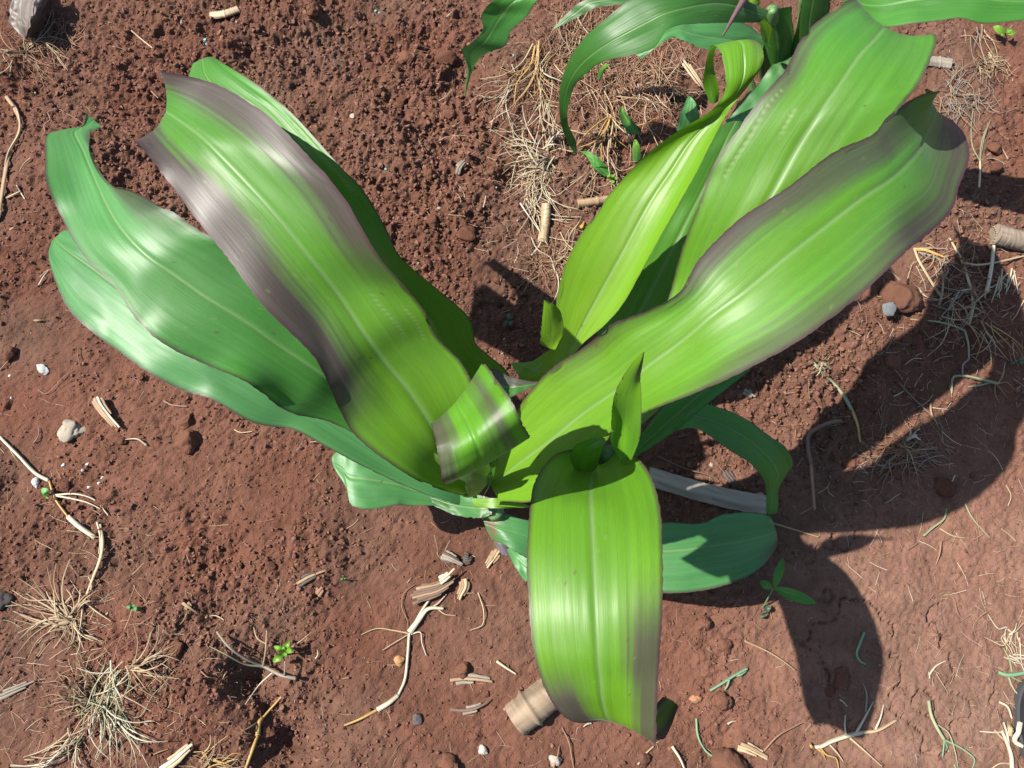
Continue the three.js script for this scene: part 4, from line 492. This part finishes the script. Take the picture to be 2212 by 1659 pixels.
// tangles: every straw of a tuft is a part, its finest roots one part
function tuft(name, label, cat, cx, cy, seed, groups, roots) {
  const R = rng(seed), t = thing(name, label, cat, G(cx, cy));
  for (const [n, x, y, spread, dir, fan, l0, l1, r, mats, lift] of groups) for (let k = 0; k < n * 1.35; k++) {
    const a = dir + (R() + R() - 1) * fan * 1.35, L = lerp(l0, l1, R()), sx = x + (R() + R() - 1) * spread, sy = y + (R() + R() - 1) * spread, bend = (R() - 0.5) * 1.5, kink = R() < 0.3 ? (R() - 0.5) * 2.2 : 0, px = [];
    for (let q = 0; q <= 3; q++) { const s = q / 3, b = a + bend * s + (q > 1 ? kink * 0.6 : 0); px.push(sx + Math.cos(b) * L * s, sy + Math.sin(b) * L * s); }
    const up = lift * (0.25 + R()), pts = []; for (let q = 0; q <= 3; q++) pts.push(G(px[q * 2], px[q * 2 + 1], 0.0015 + up * (0.35 + 0.65 * Math.sin(q / 3 * 2.6))));
    part(t, 'straw_blade', tubeGeo(pts, r * (0.4 + 0.5 * R()), r * 0.3, { s: 5, n: 9, flat: 0.55 + 0.4 * R() }), STRAW[mats[Math.floor(R() * mats.length)]]);
  }
  if (roots) {
    const gs = []; const [n, x, y, sp, l0, l1, mat, lift] = roots;
    for (let k = 0; k < n; k++) { const a = R() * 6.3, L = lerp(l0, l1, R()), sx = x + (R() + R() - 1) * sp, sy = y + (R() + R() - 1) * sp * 0.8, pts = []; let px = sx, py = sy, b = a; for (let q = 0; q < 5; q++) { pts.push(G(px, py, 0.0012 + lift * R())); b += (R() - 0.5) * 1.6; px += Math.cos(b) * L / 4; py += Math.sin(b) * L / 4; } gs.push(tubeGeo(pts, (0.35 + 0.4 * R()) * mm, 0.25 * mm, { s: 4, n: 9 })); }
    part(t, 'root_mat', mergeGeometries(gs), STRAW[mat]).userData.kind = 'stuff';
  }
  return t;
}
const PI = Math.PI;
tuft('straw_tuft', 'pulled straw tuft with long yellow strands beside the hanging leaf tip', 'straw tuft', 1170, 150, 901, [[5, 1160, 95, 12, 1.7, 0.35, 90, 170, 2.0 * mm, ['yellow', 'pale'], 0.012], [14, 1165, 130, 36, 1.75, 0.9, 60, 130, 1.2 * mm, ['pale', 'white', 'yellow'], 0.010], [9, 1105, 190, 25, 2.6, 1.4, 50, 100, 1.0 * mm, ['pale', 'white'], 0.006], [8, 1170, 230, 30, 1.6, 0.5, 80, 150, 1.1 * mm, ['pale', 'white'], 0.006]], [110, 1185, 150, 60, 40, 110, 'root', 0.006]);
tuft('straw_tuft', 'pale tangled straw tuft with a dark knot below the yellow strands', 'straw tuft', 1165, 350, 902, [[26, 1165, 365, 40, 2.9, 1.5, 40, 95, 1.2 * mm, ['pale', 'white', 'pale'], 0.010], [12, 1150, 330, 30, 3.7, 0.6, 50, 100, 1.3 * mm, ['pale', 'white'], 0.008], [6, 1180, 320, 16, -0.9, 0.5, 40, 80, 1.5 * mm, ['white', 'pale'], 0.012], [8, 1165, 400, 25, 1.4, 0.6, 50, 110, 1.2 * mm, ['white', 'pale'], 0.005], [5, 1185, 345, 8, 2.9, 0.4, 25, 50, 1.6 * mm, ['dark', 'grey'], 0.014]], [50, 1160, 370, 45, 30, 70, 'tan', 0.006]);
tuft('straw_tuft', 'broad brown mat of straw and roots under the dark arching leaf', 'straw tuft', 1330, 190, 903, [[22, 1340, 190, 90, 1.0, 1.7, 60, 130, 1.1 * mm, ['tan', 'pale', 'root'], 0.008], [10, 1320, 260, 14, 1.7, 1.0, 50, 110, 1.8 * mm, ['pale', 'yellow'], 0.010], [14, 1400, 140, 90, 0.7, 1.6, 50, 120, 1.0 * mm, ['pale', 'tan', 'white'], 0.008], [10, 1300, 330, 30, 1.3, 0.7, 50, 120, 1.0 * mm, ['pale', 'tan'], 0.005]], [260, 1370, 170, 130, 40, 120, 'root', 0.008]);
tuft('straw_tuft', 'bundle of straw and roots at the top edge left of the dark arching leaf', 'straw tuft', 1240, 50, 904, [[18, 1260, 60, 70, 1.7, 0.9, 50, 120, 1.1 * mm, ['tan', 'pale'], 0.008]], [120, 1260, 80, 70, 40, 100, 'root', 0.006]);
tuft('straw_tuft', 'straw scattered left of the pale twisted leaf with a brown stub', 'straw tuft', 1190, 545, 905, [[16, 1190, 555, 60, 0.4, 1.3, 40, 100, 1.1 * mm, ['pale', 'tan', 'white'], 0.006], [6, 1140, 430, 20, 1.0, 0.3, 60, 120, 1.4 * mm, ['pale', 'white'], 0.006]], [90, 1190, 570, 55, 30, 80, 'root', 0.005]);
tuft('straw_tuft', 'dense dry straw tuft in the lower left corner', 'straw tuft', 235, 1510, 906, [[20, 250, 1455, 34, 2.1, 0.8, 60, 130, 1.3 * mm, ['pale', 'white', 'greenish'], 0.014], [22, 215, 1530, 36, 1.6, 1.3, 50, 120, 1.2 * mm, ['pale', 'white', 'greenish'], 0.014], [10, 285, 1440, 20, 0.2, 0.9, 60, 120, 1.2 * mm, ['pale', 'tan'], 0.014], [14, 160, 1600, 36, 2.2, 0.8, 60, 130, 1.3 * mm, ['pale', 'white'], 0.010], [10, 255, 1550, 30, 1.0, 0.8, 70, 130, 1.1 * mm, ['white', 'greenish'], 0.012], [5, 310, 1430, 10, -0.5, 0.4, 50, 90, 0.9 * mm, ['pale'], 0.014]], [70, 200, 1500, 60, 30, 80, 'tan', 0.006]);
tuft('straw_tuft', 'flattened straw tuft at the left below the ribbon of dried grass', 'straw tuft', 155, 1335, 907, [[14, 150, 1345, 16, 3.3, 0.5, 60, 130, 1.4 * mm, ['pale', 'tan'], 0.008], [8, 140, 1330, 14, 4.0, 0.5, 60, 130, 1.3 * mm, ['pale', 'tan'], 0.008], [8, 160, 1340, 16, 1.4, 0.6, 40, 80, 1.3 * mm, ['tan', 'pale'], 0.006], [5, 165, 1320, 10, -1.2, 0.4, 40, 70, 1.3 * mm, ['tan', 'pale'], 0.008]], [25, 150, 1360, 35, 30, 60, 'tan', 0.004]);
tuft('root_tuft', 'sprawling pale roots around the dead leaf in the top left corner', 'roots', 60, 110, 908, [[7, 60, 100, 14, -0.4, 0.5, 60, 110, 0.9 * mm, ['tan', 'pale'], 0.008], [7, 30, 110, 16, 3.1, 0.8, 40, 70, 1.0 * mm, ['tan', 'pale'], 0.006], [6, 55, 120, 16, 0.8, 0.7, 40, 90, 0.8 * mm, ['tan', 'root'], 0.006], [2, 28, 130, 4, 1.9, 0.2, 40, 50, 1.6 * mm, ['pale'], 0.01]], [130, 90, 95, 75, 25, 70, 'root', 0.007]);
tuft('straw_tuft', 'shaded roots fanning out of a pulled grass clump at the right middle', 'straw tuft', 1955, 960, 909, [[10, 2030, 985, 40, 3.2, 0.4, 60, 110, 0.9 * mm, ['tan', 'grey'], 0.005], [8, 1930, 990, 30, 2.4, 0.6, 40, 80, 0.9 * mm, ['tan', 'grey'], 0.006], [7, 1950, 960, 20, 0.0, 1.5, 40, 90, 0.8 * mm, ['root', 'pale'], 0.006], [3, 1960, 950, 8, -0.6, 0.5, 20, 30, 2.2 * mm, ['white'], 0.006]], [60, 1950, 980, 60, 30, 80, 'root', 0.005]);
tuft('straw_tuft', 'dry straw and leaf bits right of the largest clod', 'straw tuft', 2080, 650, 910, [[12, 2080, 660, 50, 1.8, 1.6, 40, 100, 1.1 * mm, ['pale', 'tan', 'grey'], 0.008], [8, 2020, 560, 40, 1.2, 1.4, 30, 70, 1.2 * mm, ['grey', 'tan'], 0.006], [6, 2120, 700, 30, 1.2, 0.8, 50, 110, 1.0 * mm, ['pale', 'yellow'], 0.006], [8, 2180, 590, 30, 1.9, 0.7, 30, 60, 1.4 * mm, ['white', 'pale'], 0.006]], [60, 2080, 620, 90, 30, 80, 'root', 0.005]);
tuft('straw_tuft', 'thin grey roots in the dark shade at the upper right', 'straw tuft', 2060, 190, 911, [[10, 2050, 200, 40, 0.6, 1.5, 40, 90, 0.8 * mm, ['grey', 'tan'], 0.006], [6, 2110, 70, 20, 1.2, 0.5, 40, 80, 1.0 * mm, ['grey', 'pale'], 0.006]], [60, 2080, 200, 70, 30, 80, 'grey', 0.005]);
tuft('root_tuft', 'small nest of pale fine roots right of the square ended leaf', 'roots', 2142, 135, 912, [[4, 2140, 120, 10, 0.9, 0.8, 25, 45, 1.2 * mm, ['white', 'pale'], 0.006]], [70, 2142, 137, 28, 20, 45, 'tan', 0.006]);
tuft('straw_tuft', 'loose straws on the smooth soil at the right edge', 'straw tuft', 2185, 1390, 913, [[9, 2180, 1370, 26, 1.6, 1.6, 25, 60, 1.3 * mm, ['white', 'pale'], 0.003], [5, 2190, 1420, 16, 0.2, 0.5, 30, 60, 1.1 * mm, ['white'], 0.003]]);
tuft('root_tuft', 'frayed straw end showing under the edge of the broad right leaf', 'straw tuft', 1770, 780, 914, [[9, 1772, 785, 10, 0.6, 1.2, 15, 34, 1.0 * mm, ['white', 'pale'], 0.006]], [18, 1775, 785, 16, 15, 30, 'tan', 0.004]);
tuft('straw_tuft', 'short orange straws at the bottom edge left of the yellow jointed straw', 'straw tuft', 440, 1650, 915, [[14, 450, 1655, 40, -0.2, 0.8, 40, 90, 1.0 * mm, ['tan', 'yellow', 'pale'], 0.006]], [20, 450, 1650, 40, 30, 60, 'tan', 0.003]);

// single straws and rootlets that stand out
straw('short straight straw near the top left', [284, 66, 305, 84, 330, 104], 1.0 * mm, 0.9 * mm, 'pale');
straw('thin straw beside the nicked leaf tip', [318, 190, 330, 200, 342, 212], 0.9 * mm, 0.6 * mm, 'tan');
straw('pinkish curly rootlet beside the nicked leaf tip', [98, 285, 96, 270, 108, 258, 104, 242, 118, 236], 0.8 * mm, 0.5 * mm, dryMat(0.55, 0.28, 0.24));
straw('long thin rootlet on bare soil between the nicked leaf and the purple one', [128, 236, 150, 248, 170, 260, 186, 272], 0.5 * mm, 0.4 * mm, 'root');
straw('forked straw bits at the left edge', [14, 428, 30, 420, 42, 414], 1.3 * mm, 0.9 * mm, 'pale');
straw('upright straw bit crossing the forked bits', [36, 400, 44, 414, 54, 430], 1.1 * mm, 0.8 * mm, 'white');
straw('pinkish straw under the low blue green leaf', [354, 866, 370, 874, 404, 878], 1.2 * mm, 0.9 * mm, dryMat(0.5, 0.3, 0.22));
straw('curved straw right of the flat clod', [506, 928, 520, 934, 545, 932], 1.0 * mm, 0.7 * mm, 'pale');
straw('forked rootlet left of the wood fragment', [82, 842, 100, 850, 118, 835, 140, 812, 158, 800], 0.6 * mm, 0.4 * mm, 'root');
straw('short stub on the soil under the low left leaf', [74, 692, 84, 692, 96, 692], 1.2 * mm, 1.1 * mm, 'tan');
straw('long dark rootlet at the left edge', [0, 800, 20, 775, 32, 742], 0.9 * mm, 0.5 * mm, 'root');
straw('reddish rootlet right of the uprooted grass', [1033, 1280, 1045, 1320, 1042, 1350, 1015, 1362], 0.8 * mm, 0.5 * mm, 'pale');
straw('pale broken root piece right of the bark strip', [1073, 1428, 1090, 1440, 1115, 1456], 1.6 * mm, 1.0 * mm, 'white');
straw('orange rootlet below the cut stalk', [1205, 1640, 1195, 1662, 1205, 1630, 1208, 1612], 0.8 * mm, 0.6 * mm, 'root');
straw('long orange rootlet right of the cut stalk', [1214, 1572, 1228, 1600, 1236, 1640, 1240, 1662], 0.8 * mm, 0.6 * mm, 'root');
straw('thin straw leaning at the bottom under the leaf tip', [1378, 1652, 1395, 1628, 1412, 1612], 1.0 * mm, 0.7 * mm, 'pale');
straw('white straw at the bottom edge below the leaf tip', [1452, 1612, 1470, 1640, 1480, 1664], 1.6 * mm, 1.0 * mm, 'white');
straw('thin pale straw crossing into the long shadow', [1608, 1384, 1660, 1408, 1695, 1430, 1718, 1448], 1.2 * mm, 0.6 * mm, 'tan');
straw('orange rootlet curving below the long shadow', [1650, 1622, 1680, 1590, 1715, 1570, 1738, 1560, 1770, 1568], 1.0 * mm, 0.5 * mm, 'root');
straw('straw lying in the shade below the drooping leaf tip', [1670, 1130, 1710, 1142, 1768, 1160], 1.1 * mm, 0.9 * mm, 'tan');
straw('thin straw in the shade left of the drooping leaf', [1420, 985, 1480, 1012, 1540, 1030, 1580, 1062], 1.0 * mm, 0.6 * mm, 'brown');
straw('brown stick in the shade at the right middle', [1940, 825, 1975, 862, 2020, 905, 2045, 935], 1.4 * mm, 0.9 * mm, 'brown');
straw('pale curved straw in the sun between two shade patches', [2010, 872, 2013, 895, 2026, 918], 1.4 * mm, 0.8 * mm, 'tan');
straw('thin straw right of the shade at the lower right', [2085, 1088, 2100, 1118, 2138, 1162], 0.9 * mm, 0.6 * mm, 'greenish');
straw('short straw right of the shade edge', [2162, 1142, 2180, 1155, 2195, 1170], 1.0 * mm, 0.7 * mm, 'tan');
straw('forked white straw on the dark soil of the long shadow', [1870, 1598, 1872, 1560, 1866, 1540, 1862, 1535].map((v, i) => i % 2 ? v - 60 : v), 1.0 * mm, 0.6 * mm, 'grey');
straw('reddish rootlet on the smooth soil at the lower right', [2020, 1275, 2058, 1290, 2072, 1330, 2100, 1350], 0.5 * mm, 0.4 * mm, 'root');
straw('rust brown strip on the smooth soil right of the shade', [2033, 1168, 2030, 1195, 2022, 1220], 1.3 * mm, 0.6 * mm, 'root');
straw('white twig in the shade near its right tip', [1995, 1158, 2015, 1140, 2040, 1120, 2045, 1098], 1.3 * mm, 0.8 * mm, 'greenish');
straw('straight pale straw beside the white twig', [2030, 1142, 2060, 1158, 2085, 1162], 0.8 * mm, 0.5 * mm, 'pale');
{
  const R = rng(606);
  for (let k = 0; k < 90; k++) { // look-alike bits
    let X, Y, m; do { X = R() * 2212; Y = R() * 1659; const p = P(X, Y); m = clamp(blob(STRAWY, p.x, p.z)); } while (R() > 0.25 + 0.75 * m);
    const a = R() * 6.3, L = 14 + 38 * R() ** 1.5, b = (R() - 0.5) * 0.8; const q = Math.floor(R() * 4), kind = ['pale straw bit', 'tan straw bit', 'whitish straw bit', 'red brown rootlet'][q];
    straw('short ' + kind + ' lying loose in the ' + place(X, Y), [X, Y, X + Math.cos(a) * L * 0.5, Y + Math.sin(a) * L * 0.5, X + Math.cos(a + b) * L, Y + Math.sin(a + b) * L], (0.5 + 0.7 * R()) * mm, 0.45 * mm, ['pale', 'tan', 'white', 'root'][q], { group: kind + 's loose in the ' + place(X, Y) });
  }
}

// ---------------------------------------------------------------- weeds and seedlings
function blade(t, name, x0, y0, x1, y1, w, h0, h1, mat = greenMat, notch) { // oval leaflet, w across on the survey grid
  const dx = x1 - x0, dy = y1 - y0, L = Math.hypot(dx, dy), nx = -dy / L * w / 2, ny = dx / L * w / 2, st = [];
  for (let k = 0; k <= 6; k++) { const s = k / 6, q = Math.sin(Math.PI * clamp(s * 0.94 + 0.03)) ** (notch ?? 0.75), h = lerp(h0, h1, s) + 0.004 * Math.sin(s * 3.1), X = x0 + dx * s, Y = y0 + dy * s; st.push([X + nx * q, Y + ny * q, X, Y, X - nx * q, Y - ny * q, h, 0.0012 * q, 0.0012 * q]); }
  return part(t, name, leafGeo(st, { na: 10, nl: 14, seed: Math.round(x0 + y1), c0: mat.userData.c ?? C.lime, c1: mat.userData.c ?? C.lime, edge: 0, rib: 0.35, wave: 0, dents: 0 }), leafMat);
}
const tone = (c) => ({ userData: { c } }), LIME = tone([0.12, 0.26, 0.018]), MINT = tone([0.085, 0.24, 0.08]), SHADE = tone([0.05, 0.19, 0.015]), GREY = tone([0.06, 0.11, 0.07]);
function seedling(label, X, Y, leaves, h, stem) { const g = G(X, Y), t = thing('seedling', label, 'seedling', g); part(t, 'stem', tubeGeo([g.clone(), P(X + (stem?.[0] ?? 1), Y + (stem?.[1] ?? -1), g.y + h)], 0.0009, 0.0007, { s: 6, n: 4 }), greenMat); for (const [x0, y0, x1, y1, w, m] of leaves) blade(t, 'leaf', x0, y0, x1, y1, w, g.y + h, g.y + h * 1.15, m); return t; }
seedling('tiny seedling with three round mint leaves at the lower left', 286, 1314, [[286, 1314, 273, 1311, 9, MINT], [286, 1313, 287, 1304, 9, MINT], [287, 1314, 300, 1317, 10, MINT]], 0.006);
seedling('lime green weed seedling above the forked twig', 612, 1416, [[614, 1408, 592, 1396, 13, LIME], [614, 1404, 624, 1384, 12, LIME], [618, 1408, 634, 1402, 13, LIME], [612, 1412, 590, 1430, 15, LIME], [614, 1408, 608, 1396, 10, LIME], [613, 1408, 616, 1420, 11, LIME]], 0.02, [2, -8]);
seedling('round green cotyledon beside the jointed stalk at the left edge', 104, 1068, [[105, 1068, 90, 1056, 16, tone([0.14, 0.36, 0.10])], [104, 1070, 98, 1076, 8, LIME]], 0.008);
seedling('grey green seedling in the wedge of shadow between the plants', 1098, 690, [[1098, 692, 1099, 676, 7, GREY], [1098, 692, 1088, 698, 7, GREY], [1100, 693, 1106, 702, 9, GREY], [1100, 692, 1107, 680, 4, GREY], [1097, 694, 1086, 704, 4, GREY]], 0.008);
seedling('three leaved weed in the shade below the low twisted leaf', 1648, 1312, [[1672, 1270, 1692, 1206, 20, SHADE], [1672, 1270, 1762, 1303, 25, SHADE], [1668, 1272, 1642, 1256, 18, SHADE]], 0.035, [22, -40]);
seedling('small rosette under the three leaved weed', 1655, 1330, [[1655, 1322, 1660, 1306, 12, GREY], [1653, 1325, 1640, 1334, 8, GREY], [1656, 1326, 1650, 1320, 7, GREY]], 0.006);
seedling('lime seedling with oval leaves at the top right', 2170, 68, [[2172, 70, 2146, 58, 17, LIME], [2172, 70, 2186, 62, 11, LIME], [2174, 70, 2194, 70, 13, LIME], [2170, 72, 2160, 74, 8, LIME]], 0.012);
seedling('curly lime weed tip beside the pale leaf', 1322, 388, [[1318, 386, 1312, 378, 8, LIME], [1322, 386, 1322, 376, 8, LIME], [1326, 386, 1332, 380, 8, LIME], [1320, 390, 1328, 398, 9, LIME]], 0.01);
seedling('tiny green sprout at the right edge among the straw', 2196, 780, [[2194, 782, 2184, 786, 6, GREY], [2198, 780, 2212, 774, 7, GREY], [2200, 784, 2212, 782, 6, GREY]], 0.006);
seedling('tiny green sprout beside the crumbs left of the brown husk', 742, 1252, [[742, 1254, 736, 1250, 6, MINT], [742, 1252, 746, 1246, 5, MINT]], 0.004);
{ // weed shoots by the pale leaf
  const a = thing('weed_shoot', 'flat green weed shoot lying below the tip of the dark arching leaf', 'weed', G(1300, 362));
  part(a, 'leaf', leafGeo([[1252, 326, 1256, 330, 1262, 332, .012], [1274, 328, 1275, 338, 1272, 346, .02], [1298, 345, 1292, 358, 1284, 366, .022], [1322, 372, 1314, 378, 1306, 382, .015]], { seed: 91, c0: C.mid, c1: C.mid, na: 12, wave: 0.003 }), leafMat);
  const b = thing('weed_shoot', 'pale folded weed shoot standing in the shade left of the pale leaf', 'weed', G(1365, 292));
  part(b, 'leaf', leafGeo([[1362, 292, 1374, 290, 1385, 288, .012, .003, .003], [1346, 275, 1362, 272, 1376, 272, .022, .004, .004], [1338, 245, 1346, 245, 1356, 250, .03, .003, .003], [1340, 232, 1343, 231, 1346, 233, .034]], { seed: 93, c0: C.blue, c1: C.young, na: 14 }), leafMat);
  const c = thing('weed_shoot', 'narrow pale green shoot between the folded weed and the pale leaf', 'weed', G(1374, 345));
  part(c, 'leaf', leafGeo([[1366, 346, 1374, 348, 1386, 342, .01], [1366, 320, 1374, 322, 1384, 320, .02], [1369, 302, 1372, 301, 1376, 303, .025]], { seed: 95, c0: C.mid, c1: C.lime, na: 10 }), leafMat);
  const d = thing('weed_shoot', 'short green grass leaf standing in the straw under the dark arching leaf', 'weed', G(1300, 165));
  part(d, 'leaf', leafGeo([[1290, 172, 1294, 172, 1298, 170, .012], [1293, 152, 1300, 152, 1308, 150, .02], [1308, 136, 1314, 138, 1320, 138, .024]], { seed: 97, c0: C.mid, c1: C.lime, na: 8 }), leafMat);
}
straw('small orange petal beside the pale twisted leaf', [1254, 492, 1258, 486, 1262, 478], 2.2 * mm, 1.0 * mm, dryMat(0.85, 0.45, 0.04), { flat: 0.3, name: 'petal', cat: 'petal' });

{ // toe of a dark shoe at the right edge, low down
  const t = thing('shoe', 'dark shoe toe with a pale lace just inside the right edge low down', 'shoe', G(2240, 1580));
  const g = new THREE.SphereGeometry(1, 40, 28); g.scale(0.024, 0.030, 0.05); const p = G(2246, 1585); g.translate(p.x, p.y + 0.012, p.z);
  part(t, 'upper', g, new THREE.MeshStandardMaterial({ color: lin(0.015, 0.015, 0.02), map: fibreTex, roughness: 0.6 }));
  const s = new THREE.CylinderGeometry(1, 1, 0.01, 40); s.scale(0.026, 1, 0.053); s.translate(p.x, p.y + 0.004, p.z); part(t, 'sole', s, new THREE.MeshStandardMaterial({ color: lin(0.03, 0.03, 0.032), roughness: 0.8 }));
  part(t, 'lace', tubeGeo([P(2204, 1560, 0.012), P(2200, 1582, 0.012), P(2192, 1600, 0.008), P(2210, 1612, 0.01)], 0.0026, 0.002, { s: 6, n: 12, lump: 0.3 }), STRAW.white);
}

renderer.render(scene, camera);
